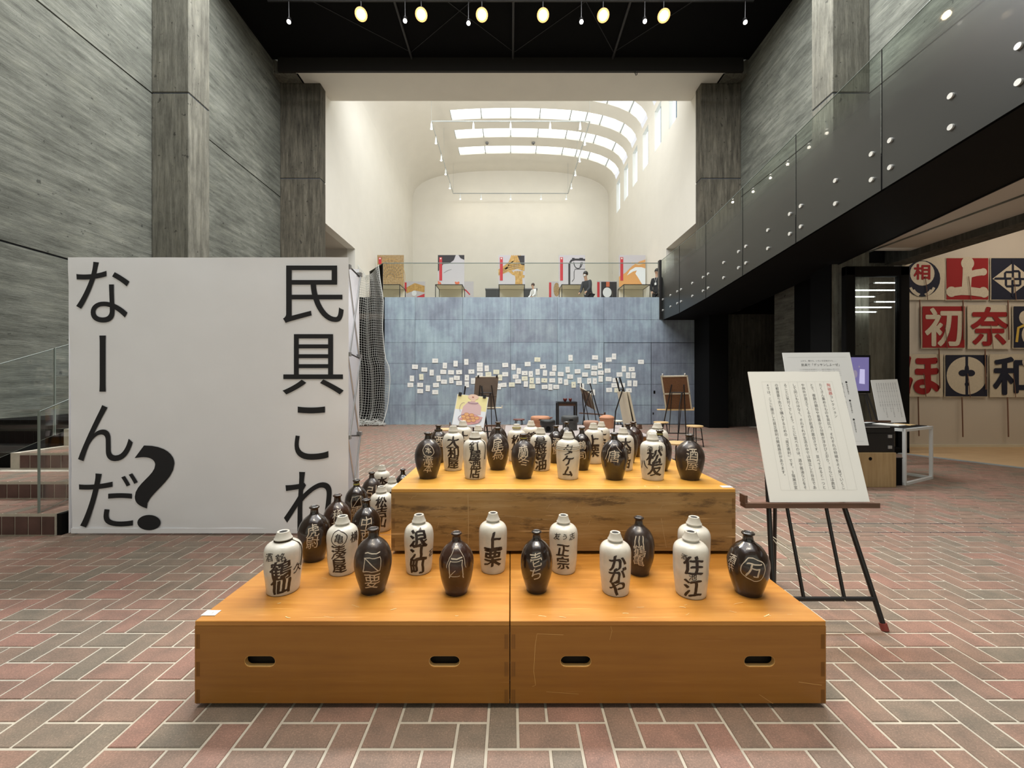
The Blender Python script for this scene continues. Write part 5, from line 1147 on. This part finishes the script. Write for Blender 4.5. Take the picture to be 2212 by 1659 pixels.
# rear easels
easel(-0.58, 10.3, PI-0.05, 'black easel seen from behind with a grey brown board, left', tray=0.76, topz=1.3, tray_mat=M['cream'])
t, fr, W_, H_ = place_board('drawing_board', 'grey brown hardboard on the left rear easel', 'board', (1021, 884), (1070, 884), (1027, 815), 10.15, 9.94, M['kraft'], 0.012)
m_ = MB(); fr.box(m_, 0, W_, H_, H_+0.02, -0.012, 0.004); m_.build('top_strip', M['cream'], t)
m_ = MB(); fr.box(m_, 0, W_, H_*0.42, H_*0.45, 0, 0.012); m_.build('crossbatten', M['kraft'], t)
for u in (0.12, 0.92): m_ = MB(); fr.box(m_, W_*u-0.02, W_*u+0.02, H_-0.01, H_+0.05, -0.02, 0.012); m_.build('clip', M['blackmetal'], t)
easel(2.12, 10.3, 2.3, 'black easel turned sideways with a brown panel, right of table', tray=0.60, topz=1.35)
t, fr, W_, H_ = place_board('drawing_board', 'narrow brown panel turned away on the middle rear easel', 'board', (1264, 874), (1285, 886), (1253, 838), 10.3, 10.15, M['kraft'], 0.02)
m_ = MB(); fr.box(m_, W_, W_+0.03, 0, H_, -0.03, 0.004); m_.build('edge_strip', M['cream'], t); m_ = MB(); fr.box(m_, 0, W_, H_, H_+0.03, -0.02, 0.004); m_.build('top_strip', M['cream'], t)
for u in (0.3, 0.62): m_ = MB(); fr.box(m_, W_*u-0.015, W_*u+0.015, 0, H_, 0, 0.012); m_.build('slat', M['darkwood'], t)
easel(2.28, 7.15, PI/2, 'black easel in side view with two cream framed panels', tray=0.62, topz=1.45, tray_mat=M['darkwood'])
for k, lb in enumerate(('cream edged panel nearer its side-view easel leg', 'second cream edged panel leaning outside the first')):
    a = P(1341+k*6.5, 846, 7.15); b = P(1357+k*8, 930, 7.15); t = thing('canvas_panel', lb, 'canvas panel', (b.x, 7.15, b.z), 'cream edged panels on the side-view easel')
    m_ = MB(); d = (a-b); w2 = 0.032
    m_.hexa([Vector((b.x, 6.9, b.z)), Vector((b.x+w2, 6.9, b.z)), Vector((b.x+w2, 7.4, b.z)), Vector((b.x, 7.4, b.z)), Vector((a.x, 6.9, a.z)), Vector((a.x+w2, 6.9, a.z)), Vector((a.x+w2, 7.4, a.z)), Vector((a.x, 7.4, a.z))]); m_.build('frame', M['cream'], t)
    m_ = MB(); m_.hexa([Vector((b.x+w2, 6.93, b.z)), Vector((b.x+w2+0.006, 6.93, b.z)), Vector((b.x+w2+0.006, 7.37, b.z)), Vector((b.x+w2, 7.37, b.z)), Vector((a.x+w2, 6.93, a.z)), Vector((a.x+w2+0.006, 6.93, a.z)), Vector((a.x+w2+0.006, 7.37, a.z)), Vector((a.x+w2, 7.37, a.z))]); m_.build('canvas', M['kraft'], t)
easel(3.93, 9.95, PI-0.12, 'black easel seen from behind with a cork board, right', tray=0.73, topz=1.32, tray_mat=M['stool'], trayw=0.42)
t, fr, W_, H_ = place_board('cork_board', 'brown cork board with cream frame and middle bar', 'board', (1438, 887), (1495, 886), (1427, 812), 9.83, 9.58, M['cork'], 0.01)
for a in ((0, W_, 0, 0.03), (0, W_, H_-0.03, H_), (0, 0.03, 0, H_), (W_-0.03, W_, 0, H_), (0, W_, H_*0.47, H_*0.51)): m_ = MB(); fr.box(m_, *a, -0.012, 0.012); m_.build('frame_bar', M['cream'], t)
for u in (0.08, 0.9): m_ = MB(); m_.tube([fr.pt(W_*u, H_, 0), fr.pt(W_*u, H_+0.05, 0)], 0.018, 8); m_.build('peg', M['bolt'], t)

# stools
def stool(px, py, label, seat=None, h=0.45, r=0.17, Y=None):
    z = h; Y = Y or (EYE-z)*F/(py-CY); X = (px-CX)*Y/F
    t = thing('stool', label, 'stool', (X, Y, 0), 'round stools around the easels')
    MB().lathe([(r*0.97, h-0.03), (r, h-0.022), (r, h-0.006), (r*0.96, h)], 28).build('seat', seat or M['stool'], t, world=False)
    for k in range(4):
        a = PI/4+k*PI/2+0.2; c, s_ = math.cos(a), math.sin(a)
        MB().tube([(r*0.55*c, r*0.55*s_, h-0.03), (r*0.72*c, r*0.72*s_, h-0.06), (r*1.0*c, r*1.0*s_, 0)], 0.011, 8).build('leg', M['blackmetal'], t, world=False)
    ring = MB(); ring.tube([(r*0.88*math.cos(2*PI*k/20), r*0.88*math.sin(2*PI*k/20), 0.16) for k in range(21)], 0.008, 6); ring.build('foot_ring', M['blackmetal'], t, world=False)
stool(1428, 911, 'pale wooden stool left of the cork board easel'); stool(1501, 919, 'pale wooden stool at the far right, beside the cork easel')
stool(1464, 955, 'nearest pale wooden stool, behind the rightmost raised jugs'); stool(1121, 905, 'small red brown stool in front of the blue wall', M['stool_r'], 0.42, 0.15)
stool(962, 926, 'pale stool left of the painting, behind brown jugs', None, 0.45, 0.17); stool(1181, 903, 'red brown stool behind the tall terracotta stove', M['stool_r'], 0.48, 0.15, 10.6)
stool(1331, 906, 'white topped stool behind the domed terracotta pot', M['cream'], 0.45, 0.16, 10.0)

# low box with clay stoves
lb = thing('low_platform', 'low wooden platform with pale top holding clay stoves', 'platform', (1.3, 8.7, 0))
MB().box(-0.1, 2.62, 7.75, 9.7, 0.02, 0.34).build('body', M['ply_front'], lb); bevel(MB().box(-0.12, 2.64, 7.73, 9.72, 0.34, 0.362).build('top', M['linen'], lb), 0.003)
for x in (0.1, 2.3): MB().box(x, x+0.15, 7.8, 9.6, 0, 0.02).build('skid', M['dark_in'], lb)
PZ = 0.362
def stove(px, pyt, Y, rpx, m, label, lip=True, slot_=True, dome=False, openfront=False):
    X = (px-CX)*Y/F; zt = EYE-(pyt-CY)*Y/F; H = zt-PZ; R = rpx*Y/F
    t = thing('clay_stove', label, 'clay stove', (X, Y, PZ), 'clay stoves on the low platform')
    if dome: pr = [(0.86, 0), (0.88, 0.03), (0.95, 0.7), (0.97, 0.74), (1.02, 0.75), (1.02, 0.79), (0.85, 0.90), (0.5, 0.97), (0.1, 1.0)]
    else: pr = [(0.84, 0), (0.86, 0.03), (0.84, 0.5), (0.86, 0.52), (1.0, 0.55), (1.0, 0.90), (0.93, 0.98), (0.85, 1.0), (0.5, 0.98)]
    MB().lathe([(r*R, z*H) for r, z in pr], 32).build('body', m, t, world=False)
    if slot_:
        f = Flat(); f.disc(0, H*(0.74 if not openfront else 0.32), R*(0.26 if not openfront else 0.34), H*(0.05 if not openfront else 0.2)); 
        V_ = [((R*1.0+0.004)*math.sin(u/R), -(R*1.0+0.004)*math.cos(u/R), q) for u, q in f.v] if not openfront else [((R*0.9)*math.sin(u/R), -(R*0.9)*math.cos(u/R), q) for u, q in f.v]
        m_ = MB(); m_.add(V_, f.f); m_.build('air_opening', M['black'], t, world=False)
    MB().lathe([(0.02*1, H*0.86), (0.02, H*0.9)], 8).build('knob', m, t, world=False) if False else None
    return t
stove(1167, 899, 9.3, 20.5, M['terra'], 'tall terracotta stove with a slot, left rear of platform')
stove(1183, 907, 8.35, 16.5, M['char'], 'black stove with an arched opening, left front of platform', openfront=True)
stove(1231, 898, 8.75, 18.5, M['greyclay'], 'large dark grey stove at the platform centre')
stove(1277, 909, 8.45, 16.5, M['terra_p'], 'low pale terracotta stove right of the dark grey one')
stove(1311, 896, 9.1, 16, M['terra'], 'domed terracotta pot at the right of the platform', dome=True, slot_=False)
stove(1352, 917, 7.95, 9, M['char'], 'small black pot in front of the side-view easel', openfront=False, slot_=False)
# black table with two red bowls
tb_ = thing('side_table', 'narrow black table against the blue wall', 'table', ((1225-CX)*12.9/F, 12.9, 0))
x0, x1 = (1204-CX)*12.7/F, (1247-CX)*12.7/F; ztb = EYE-(868-CY)*12.7/F
MB().box(x0, x1, 12.7, 13.15, ztb-0.05, ztb).build('table_top', M['blackmetal'], tb_); MB().box(x0+0.02, x1-0.02, 12.74, 12.77, ztb-0.13, ztb-0.05).build('apron', M['darkwood'], tb_)
for x in (x0, x1-0.05):
    for y in (12.7, 13.1): MB().box(x, x+0.05, y, y+0.05, 0, ztb-0.05).build('leg', M['blackmetal'], tb_)
for px, lb2, w_ in ((1220.5, 'red lacquer bowl, left on the black table', 0.06), (1232, 'dark red cup, right on the black table', 0.05)):
    c = Vector(((px-CX)*12.9/F, 12.9, ztb)); t = thing('bowl', lb2, 'bowl', c); MB().lathe([(w_*0.5, 0), (w_*0.6, 0.01), (w_*1.0, 0.06), (w_*1.05, 0.10), (w_*0.98, 0.10), (w_*0.7, 0.04)], 20).build('body', M['lacquer'], t, world=False)
    MB().lathe([(w_*1.06, 0.094), (w_*1.08, 0.101), (w_*0.99, 0.102)], 20).build('rim', M['stool_r'], t, world=False)

# ------------------------------------------------------------------ white table, case, crate and monitor at right
A = Vector((5.22, 5.46, 0)); B = Vector((5.95, 5.83, 0)); dirx = (B-A).normalized(); diry = Vector((-dirx.y, dirx.x, 0)); LA = (B-A).length; LD = 0.72
tw = thing('white_table', 'white steel cube frame table with black sheets on top', 'table', tuple(A+dirx*LA/2+diry*LD/2))
TH = 0.745; w_ = 0.035
def obar(o_, a, b, name):
    a, b = Vector(a), Vector(b); d = (b-a)
    m_ = MB(); up_ = Vector((0, 0, 1)) if abs(d.normalized().z) < 0.9 else dirx
    s1 = d.cross(up_).normalized()*w_/2; s2 = s1.cross(d).normalized()*w_/2; m_.hexa([a-s1-s2, a+s1-s2, a+s1+s2, a-s1+s2, b-s1-s2, b+s1-s2, b+s1+s2, b-s1+s2]); return m_.build(name, M['whitemetal'], o_)
A = A-diry*0.0; cs = [A, A+dirx*LA, A+dirx*LA+diry*LD, A+diry*LD]
for i in range(4):
    p, q = cs[i], cs[(i+1) % 4]; e_ = Vector((0, 0, w_/2))
    obar(tw, p+Vector((0, 0, 0)), p+Vector((0, 0, TH)), 'leg'); obar(tw, p+e_, q+e_, 'bottom_bar'); obar(tw, p+Vector((0, 0, TH-w_/2)), q+Vector((0, 0, TH-w_/2)), 'top_bar')
m_ = MB(); m_.hexa([cs[0]+Vector((0, 0, TH-0.012)), cs[1]+Vector((0, 0, TH-0.012)), cs[2]+Vector((0, 0, TH-0.012)), cs[3]+Vector((0, 0, TH-0.012))]+[c+Vector((0, 0, TH)) for c in cs]); m_.build('table_top', M['whitemetal'], tw)
def flatsheet(u0, u1, v0, v1, z, mt, nm, label, cat, h=0.006, part=None):
    c = [A+dirx*u+diry*v for u, v in ((u0, v0), (u1, v0), (u1, v1), (u0, v1))]
    t = thing(nm, label, cat, tuple((c[0]+c[2])/2+Vector((0, 0, z)))); m_ = MB(); m_.hexa([p+Vector((0, 0, z)) for p in c]+[p+Vector((0, 0, z+h)) for p in c]); m_.build('sheet', mt, t); return t
flatsheet(0.05, 0.78, 0.03, 0.6, TH+0.001, M['black'], 'black_mat', 'black mat lying on the white steel table', 'mat')
flatsheet(0.25, 0.48, 0.15, 0.45, TH+0.008, M['paper'], 'paper_stack', 'stack of white papers on the black mat', 'papers', 0.012)
flatsheet(0.52, 0.70, 0.12, 0.34, TH+0.008, M['stool'], 'clipboard', 'pale clipboard beside the papers on the mat', 'clipboard', 0.008)
cr = thing('wooden_crate', 'pale plywood crate with round hand hole beneath the black case', 'crate', (4.55, 5.6, 0))
cx0, cx1, cy0, cy1 = 4.05, 5.0, 5.34, 5.85
bevel(MB().box(cx0, cx1, cy0, cy1, 0.0, 0.45).build('body', M['boxwood'], cr), 0.004)
q = P(1880, 991, cy0); MB().tube([(q.x, cy0-0.002, q.z), (q.x, cy0+0.0005, q.z)], 0.022, 18).build('hand_hole', M['black'], cr)
cs2 = thing('black_case', 'black equipment case with metal latches on the wooden crate', 'case', (4.5, 5.6, 0.45))
bevel(MB().box(4.0, 5.0, 5.36, 5.83, 0.452, 0.79).build('body', M['blackmetal'], cs2), 0.01, 2)
MB().box(3.99, 5.01, 5.355, 5.835, 0.70, 0.706).build('lid_seam', M['black'], cs2)
MB().box(4.0, 4.93, 5.353, 5.36, 0.775, 0.785).build('edge_trim', M['alu'], cs2)
for zz_ in (0.66, 0.52): MB().box(4.905, 4.955, 5.350, 5.36, zz_-0.02, zz_+0.02).build('latch', M['alu'], cs2)
lp = thing('leaning_panel', 'black panel standing between crate and white table', 'panel', (5.1, 5.46, 0))
MB().box(5.02, 5.17, 5.44, 5.47, 0.0, 0.36).build('face', M['black'], lp); MB().box(5.015, 5.175, 5.435, 5.475, 0.36, 0.368).build('top_edge', M['blackmetal'], lp)
mo = thing('monitor', 'black framed monitor showing a violet drawing scene', 'monitor', (4.6, 5.62, 0.79))
a = P(1796, 849, 5.6); b = P(1881, 767, 5.6)
bevel(MB().box(a.x, b.x, 5.6, 5.64, a.z, b.z).build('housing', M['black'], mo), 0.006, 2)
scx0, scx1, scz0, scz1 = a.x+0.03, b.x-0.025, a.z+0.03, b.z-0.03
fr = Frame((scx0, 5.6, scz0), (1, 0, 0), (0, 0, 1)); W_, H_ = scx1-scx0, scz1-scz0
f = Flat(); f.rect(0, W_, 0, H_); fr.lay(f, 0.001, 'screen', M['screen'], mo)
f = Flat(); f.poly([(W_*0.72, H_*0.22), (W_*0.88, H_*0.20), (W_*0.88, H_*0.64), (W_*0.74, H_*0.65)]); fr.lay(f, 0.002, 'picture_sheet', M['screen_l'], mo)
f = Flat(); f.disc(W_*0.60, H_*0.50, W_*0.07, H_*0.12); f.disc(W_*0.72, H_*0.72, W_*0.02, H_*0.03); fr.lay(f, 0.002, 'picture_hand', M['screen_d'], mo)
xc = (a.x+b.x)/2; MB().box(xc-0.03, xc+0.03, 5.64, 5.67, 0.8, b.z-0.1).build('stand', M['black'], mo); MB().box(xc-0.14, xc+0.14, 5.56, 5.76, 0.792, 0.803).build('stand_foot', M['black'], mo)

# ------------------------------------------------------------------ gallery exhibits upstairs
def poster(px0, px1, py0, py1, Y, label, base, draw, legs=True):
    a = P(px0, py1, Y); b = P(px1, py0, Y); W_ = b.x-a.x; H_ = b.z-a.z
    t = thing('poster_board', label, 'poster', ((a.x+b.x)/2, Y, GF), 'printed poster boards standing in the gallery')
    fr = Frame((a.x, Y, a.z), (1, 0, 0), (0, 0, 1)); m_ = MB(); fr.box(m_, 0, W_, 0, H_, -0.03, 0); m_.build('panel', M['pgrey'] if base is None else base, t)
    fl = {}
    def F_(m):
        fl.setdefault(m, Flat()); return fl[m]
    draw(F_, W_, H_)
    for k, (m, f) in enumerate(fl.items()): fr.lay(f, 0.003+0.003*k, 'print', M[m], t)
    for u in (0.2, 0.8): MB().box(a.x+W_*u-0.03, a.x+W_*u+0.03, Y+0.03, Y+0.07, GF, b.z-0.1).build('support', M['whitemetal'], t)
def tagd(F_, W, H, full=True, u=0.05):
    F_('pred').rect(W*u, W*(u+0.11), H*(0.2 if full else 0.72), H*0.93); F_('white').disc(W*(u+0.055), H*0.89, W*0.03)
def p1(F_, W, H):
    f = F_('straw')
    for k in range(6): f.ring(W*0.5, H*0.30, W*(0.1+0.09*k), W*0.018, H*(0.08+0.10*k), 30, -0.3, PI+0.3)
    g = F_('pblack')
    for k in range(14): a = k*PI/13; g.stroke([(W*0.5+W*0.12*math.cos(a), H*0.3+H*0.08*math.sin(a)), (W*0.5+W*0.48*math.cos(a), H*0.3+H*0.55*math.sin(a))], W*0.006)
    tagd(F_, W, H, False)
def p2(F_, W, H):
    f = F_('pblack'); f.poly([(0, H), (W*0.68, H), (W*0.60, H*0.84), (W*0.42, H*0.73), (W*0.2, H*0.72), (W*0.02, H*0.5), (0, H*0.5)]); f.poly([(W*0.78, H), (W, H), (W, H*0.85), (W*0.86, H*0.9)])
    f.stroke([(W*0.22, H*0.44), (W*0.38, H*0.52), (W*0.52, H*0.55)], W*0.01)
    g = F_('porange'); g.poly([(0, 0), (W*0.18, 0), (W*0.10, H*0.15), (0, H*0.2)]); g.disc(W*0.72, H*0.1, W*0.06, H*0.055); g.disc(W*0.78, H*0.13, W*0.04, H*0.04); g.disc(W*0.67, H*0.14, W*0.03, H*0.03); tagd(F_, W, H)
def p3(F_, W, H):
    f = F_('straw')
    for k in range(5): f.stroke([(W*(0.52+0.08*k), H*0.99), (W*(0.42+0.06*k), H*0.78), (W*(0.3+0.05*k), H*0.68)], W*0.075)
    for k in range(5): f.stroke([(W*0.0, H*(0.38+0.035*k)), (W*0.35, H*(0.50+0.055*k)), (W*0.7, H*(0.60+0.06*k)), (W*0.98, H*(0.52+0.04*k))], H*0.05)
    for k in range(4): f.stroke([(W*(0.62+0.09*k), H*0.5), (W*(0.68+0.06*k), H*0.25), (W*(0.66+0.07*k), H*0.01)], W*0.08)
    f.stroke([(W*0.25, H*0.62), (W*0.55, H*0.42), (W*0.98, H*0.32)], H*0.09); g = F_('pblack'); g.poly([(W*0.72, H*0.98), (W*0.98, H*0.98), (W*0.98, H*0.68), (W*0.85, H*0.7)])
    for k in range(3): g.stroke([(W*0.1, H*(0.42+0.05*k)), (W*0.4, H*(0.55+0.06*k)), (W*0.8, H*(0.62+0.05*k))], W*0.010)
    tagd(F_, W, H)
def p4(F_, W, H):
    f = F_('pblack'); f.stroke([(W*0.40, H*0.03), (W*0.40, H*0.72), (W*0.48, H*0.83), (W*0.62, H*0.86), (W, H*0.85)], W*0.075); f.stroke([(W*0.3, H*0.03), (W*0.8, H*0.04)], W*0.03); f.stroke([(W*0.5, H*0.89), (W*0.6, H*0.89)], W*0.05); f.stroke([(W*0.78, H*0.89), (W*0.92, H*0.89)], W*0.05)
    f.ring(W*0.73, H*0.78, W*0.16, W*0.03, H*0.20, 16, PI, 2*PI); f.stroke([(W*0.85, H*0.78), (W*0.8, H*0.6)], W*0.03); f.stroke([(W, H*0.56), (W*0.62, H*0.56), (W*0.58, H*0.48), (W*0.58, H*0.25), (W*0.5, H*0.17)], W*0.022); tagd(F_, W, H)
def p5(F_, W, H):
    f = F_('orange'); f.poly([(0, 0), (W, 0), (W, H*0.86), (W*0.78, H*0.8), (W*0.5, H*0.66), (W*0.25, H*0.45), (0, H*0.32)])
    g = F_('pwhite'); g.poly([(W*0.30, H*0.36), (W*0.42, H*0.52), (W*0.62, H*0.62), (W*0.85, H*0.62), (W, H*0.58), (W, H*0.05), (W*0.9, H*0.05), (W*0.72, H*0.30), (W*0.62, H*0.42), (W*0.68, H*0.52), (W*0.52, H*0.48)])
    f2 = F_('slope'); f2.stroke([(W*0.48, H*0.77), (W*0.75, H*0.70), (W*0.98, H*0.76)], W*0.04); tagd(F_, W, H)
GP = 17.8
poster(815, 872, 551, 620, GP, 'poster of a woven basket base, leftmost in the gallery', M['basket'], p1)
poster(946, 1003, 551, 620, GP, 'poster with black curves and vermilion spots, second in gallery', None, p2)
poster(1077, 1134, 551, 620, GP, 'poster of a twisted straw rope, centre of the gallery', None, p3)
poster(1207, 1264, 551, 620, GP, 'poster of a black iron hook tool, fourth in the gallery', None, p4)
poster(1337, 1394, 551, 620, GP, 'poster with orange ground and pale curved bird shape, rightmost', None, p5)
def q1(F_, W, H):
    f = F_('straw')
    for k in range(5): f.stroke([(W*0.08, H*(0.45+0.05*k)), (W*0.5, H*(0.6+0.07*k)), (W*0.98, H*(0.5+0.06*k))], H*0.08)
    F_('pred').poly([(W*0.38, H*0.0), (W*0.98, H*0.0), (W*0.98, H*0.4), (W*0.6, H*0.25)]); F_('pwhite').disc(W*0.47, H*0.42, W*0.12, H*0.13); F_('pred').rect(0.0, W*0.1, H*0.5, H*0.95)
def q2(F_, W, H): F_('pred').stroke([(W*0.08, H*0.6), (W*0.3, H*0.5), (W*0.6, H*0.35)], W*0.14)
def q3(F_, W, H): F_('basket').disc(W*0.68, H*0.6, W*0.28, H*0.34); F_('pred').rect(0.0, W*0.2, 0, H*0.95)
def q4(F_, W, H):
    f = F_('pblack'); f.rect(W*0.2, W*0.98, 0, H*0.96); F_('pwhite').disc(W*0.5, H*0.45, W*0.22, H*0.24); F_('pred').rect(W*0.0, W*0.12, H*0.1, H*0.95); F_('porange').rect(W*0.45, W*0.62, H*0.72, H*0.96)
G2 = 22.5
poster(874, 918, 608, 652, G2, 'smaller straw bundle poster behind, left part of gallery', None, q1)
poster(1003, 1023, 608, 652, G2, 'narrow grey poster with a red leaf mark, behind second case', None, q2)
poster(1186, 1210, 608, 652, G2, 'narrow poster with red strip and basket, right of centre', None, q3)
poster(1290, 1333, 607, 652, G2, 'dark poster with a pale round form, between right cases', None, q4)
def case(px0, px1, py, Yn, label):
    x0, x1 = (px0-CX)*Yn/F, (px1-CX)*Yn/F; zt = EYE+(CY-py)*Yn/F; y1 = Yn+0.9; b = 0.025
    t = thing('display_case', label, 'display case', ((x0+x1)/2, Yn+0.45, GF), 'glass display cases along the gallery')
    for x in (x0, x1-b):
        for y in (Yn, y1-b): MB().box(x, x+b, y, y+b, GF, zt).build('post', M['blackmetal'], t)
    for y in (Yn, y1-b): MB().box(x0, x1, y, y+b, zt-b, zt).build('frame_bar', M['blackmetal'], t)
    for x in (x0, x1-b): MB().box(x, x+b, Yn, y1, zt-b, zt).build('frame_bar', M['blackmetal'], t)
    MB().box(x0+b, x1-b, Yn+b, y1-b, zt-b*0.6, zt-b*0.4).build('top_diffuser', M['casefill'], t)
    MB().box(x0+b, x1-b, Yn+0.01, Yn+0.016, GF+0.4, zt-b).build('glass_front', M['glass'], t)
    MB().box(x0+b, x1-b, y1-0.05, y1-0.03, GF, zt-b).build('back_board', M['casefill'], t); MB().box(x0+b, x1-b, Yn+b, y1-0.05, GF, GF+0.4).build('plinth', M['slope'], t)
for a, lb3 in (((806, 864, 614), 'leftmost glass display case with black frame'), ((940, 999, 614), 'second glass display case in the gallery'), ((1077, 1134, 614), 'middle glass display case in the gallery'), ((1213, 1271, 614), 'fourth glass display case, before the masked visitor'), ((1347, 1405, 614), 'rightmost glass display case near the ramp')): case(*a, 16.6, lb3)
ct = thing('reception_counter', 'dark low counter at the back of the gallery', 'counter', (-0.1, 23, GF))
a = P(1049, 625, 23); b = P(1160, 642, 23); MB().box(a.x, b.x, 23, 23.6, GF, a.z).build('body', mat('dark counter', (0.03, 0.032, 0.03), 0.5), ct); MB().box(a.x-0.03, b.x+0.03, 22.97, 23.63, a.z, a.z+0.06).build('top', M['plastic'], ct)

# ------------------------------------------------------------------ people in the gallery
def skinmesh(name, joints, edges_, mt, parent, sub=2):
    me = bpy.data.meshes.new(name); me.from_pydata([j[:3] for j in joints], edges_, []); o = bpy.data.objects.new(name, me); C.objects.link(o); o.parent = parent
    m_ = o.modifiers.new('skin', 'SKIN'); m_.use_smooth_shade = True
    for i, j in enumerate(joints):
        r = j[3] if isinstance(j[3], tuple) else (j[3], j[3]); me.skin_vertices[0].data[i].radius = r
    me.skin_vertices[0].data[0].use_root = True
    s_ = o.modifiers.new('sub', 'SUBSURF'); s_.levels = sub; s_.render_levels = sub; me.materials.append(mt); return o
def person(px, Y, h, yaw, label, bend, hair, top, trouser, mask=False, armfwd=0.3, lanyard=False):
    X = (px-CX)*Y/F; t = thing('person', label, 'person', (X, Y, GF), None); t.rotation_euler = (0, 0, yaw); k = h/1.7
    hip = Vector((0, 0, 0.90)); d = Vector((0, -math.sin(bend), math.cos(bend)))
    ch = hip+d*0.36; nk = hip+d*0.56; hd = hip+d*0.56+Vector((0, -math.sin(bend*0.6), math.cos(bend*0.6)))*0.17
    S_ = lambda v_, r: (v_.x*k, v_.y*k, v_.z*k, tuple(q*k for q in r) if isinstance(r, tuple) else r*k)
    js = [S_(hip, (0.125, 0.085)), S_(hip+d*0.18, (0.10, 0.07)), S_(ch, (0.12, 0.08)), S_(nk, 0.055), S_(hd-Vector((0, 0, 0.05)), 0.06), S_(hd+Vector((0, -0.01, 0.02)), (0.078, 0.092)), S_(hd+Vector((0, 0, 0.09)), 0.06)]
    ed = [(0, 1), (1, 2), (2, 3), (3, 4), (4, 5), (5, 6)]
    def limb(start, pts, ds):
        i0 = start
        for p_ in pts: js.append(S_(*p_)); ed.append((i0, len(js)-1)); i0 = len(js)-1
    arms = []
    for s in (-1, 1):
        sh = ch+Vector((s*0.17, 0, 0))+d*0.12; el = sh+Vector((s*0.04, -0.10*armfwd, -0.27)); wr_ = el+Vector((-s*0.05, -0.35*armfwd, -0.24+0.12*armfwd)).normalized()*0.24; hn = wr_+(wr_-el).normalized()*0.08
        limb(2, [(sh, 0.055), (el, 0.042), (wr_, 0.028), (hn, (0.036, 0.018))], 0); arms.append((sh, el, wr_))
        for q in range(4):
            b0 = hn+Vector((s*0.0+(q-1.5)*0.017, 0, 0)); limb(len(js)-1 if q == 0 else hidx, [(b0+(wr_-el).normalized()*0.03, 0.009), (b0+(wr_-el).normalized()*0.06+Vector((0, -0.005, -0.01)), 0.007)], 0) if False else None
        hp_ = hip+Vector((s*0.09, 0, -0.05)); kn = hip+Vector((s*0.10, -0.02-0.08*bend, -0.43)); an = Vector((s*0.11, 0.02, 0.08)); to = Vector((s*0.12, -0.13, 0.03))
        limb(0, [(hp_, 0.085), (kn, 0.058), (an, 0.04), (to, (0.04, 0.03))], 0)
    skinmesh('body', js, ed, M['skin'], t)
    js2 = [S_(hip-d*0.10, (0.165, 0.12)), S_(hip+d*0.18, (0.145, 0.11)), S_(ch, (0.168, 0.12)), S_(ch+d*0.14, (0.12, 0.09)), S_(nk-d*0.03, 0.062)]; e2_ = [(0, 1), (1, 2), (2, 3), (3, 4)]
    for sh, el, wr_ in arms:
        i0 = 2
        for p_, r in ((sh, 0.072), (el, 0.056), (wr_+(el-wr_)*0.1, 0.044)): js2.append(S_(p_, r)); e2_.append((i0, len(js2)-1)); i0 = len(js2)-1
    skinmesh('jacket' if not lanyard else 'suit_jacket', js2, e2_, top, t)
    js3 = [S_(hip+Vector((0, 0, 0.02)), (0.15, 0.11))]; e3_ = []
    for s in (-1, 1):
        i0 = 0
        for p_, r in ((hip+Vector((s*0.09, 0, -0.07)), 0.10), (hip+Vector((s*0.10, -0.02-0.08*bend, -0.43)), 0.072), (Vector((s*0.11, 0.02, 0.10)), 0.058)): js3.append(S_(p_, r)); e3_.append((i0, len(js3)-1)); i0 = len(js3)-1
    skinmesh('trousers', js3, e3_, trouser, t)
    hh = MB(); c = hd+Vector((0, 0.018, 0.065)); pr_ = [(0.098*math.cos(a), 0.105*math.sin(a)) for a in (-0.5, -0.2, 0.1, 0.4, 0.8, 1.2, 1.5)]
    hh.lathe([(r*k, z*k) for r, z in pr_], 20, (c.x*k, c.y*k, c.z*k), 0.92, 1.05); hh.build('hair', hair, t, world=False)
    if mask: m_ = MB(); m_.lathe([(0.02*k, -0.045*k), (0.055*k, -0.03*k), (0.06*k, 0.02*k), (0.03*k, 0.035*k)], 14, (hd.x*k, (hd.y-0.045)*k, (hd.z-0.01)*k), 1.0, 0.95); m_.build('face_mask', M['shirt'], t, world=False)
    if lanyard:
        m_ = MB(); q = (ch+Vector((0, -0.135, 0.05))); m_.tube([(-0.05*k, q.y*k+0.03, (q.z+0.13)*k), (0, q.y*k-0.01, (q.z-0.10)*k), (0.05*k, q.y*k+0.03, (q.z+0.13)*k)], 0.006, 5); m_.box(-0.035*k, 0.035*k, q.y*k-0.015, q.y*k-0.008, (q.z-0.18)*k, (q.z-0.09)*k); m_.build('name_card', M['shirt'], t, world=False)
    # face: eyes and nose
    f_ = MB()
    for s in (-1, 1): f_.lathe([(0.004, -0.006), (0.010, 0), (0.004, 0.006)], 8, ((hd.x+s*0.032)*k, (hd.y-0.085)*k, (hd.z+0.03)*k))
    f_.build('eyes', M['black'], t, world=False)
    n_ = MB(); n_.tube([((hd.x)*k, (hd.y-0.083)*k, (hd.z+0.03)*k), (hd.x*k, (hd.y-0.108)*k, (hd.z-0.008)*k)], 0.008*k, 6, r2=0.014*k); n_.build('nose', M['skin'], t, world=False)
person(1273, 15.9, 1.72, -0.9, 'visitor in charcoal jacket and white mask leaning over a case', 0.35, M['hair'], M['jacket'], M['trouser'], mask=True, armfwd=0.5)
person(1156, 15.2, 1.12, -1.0, 'small child in a white top near the middle case', 0.25, M['brownhair'], M['shirt'], M['trouser'], armfwd=0.6)
person(1419, 15.3, 1.66, -0.7, 'attendant in black suit with name card by the ramp', 0.0, M['hair'], M['suit'], M['suit'], armfwd=0.15, lanyard=True)
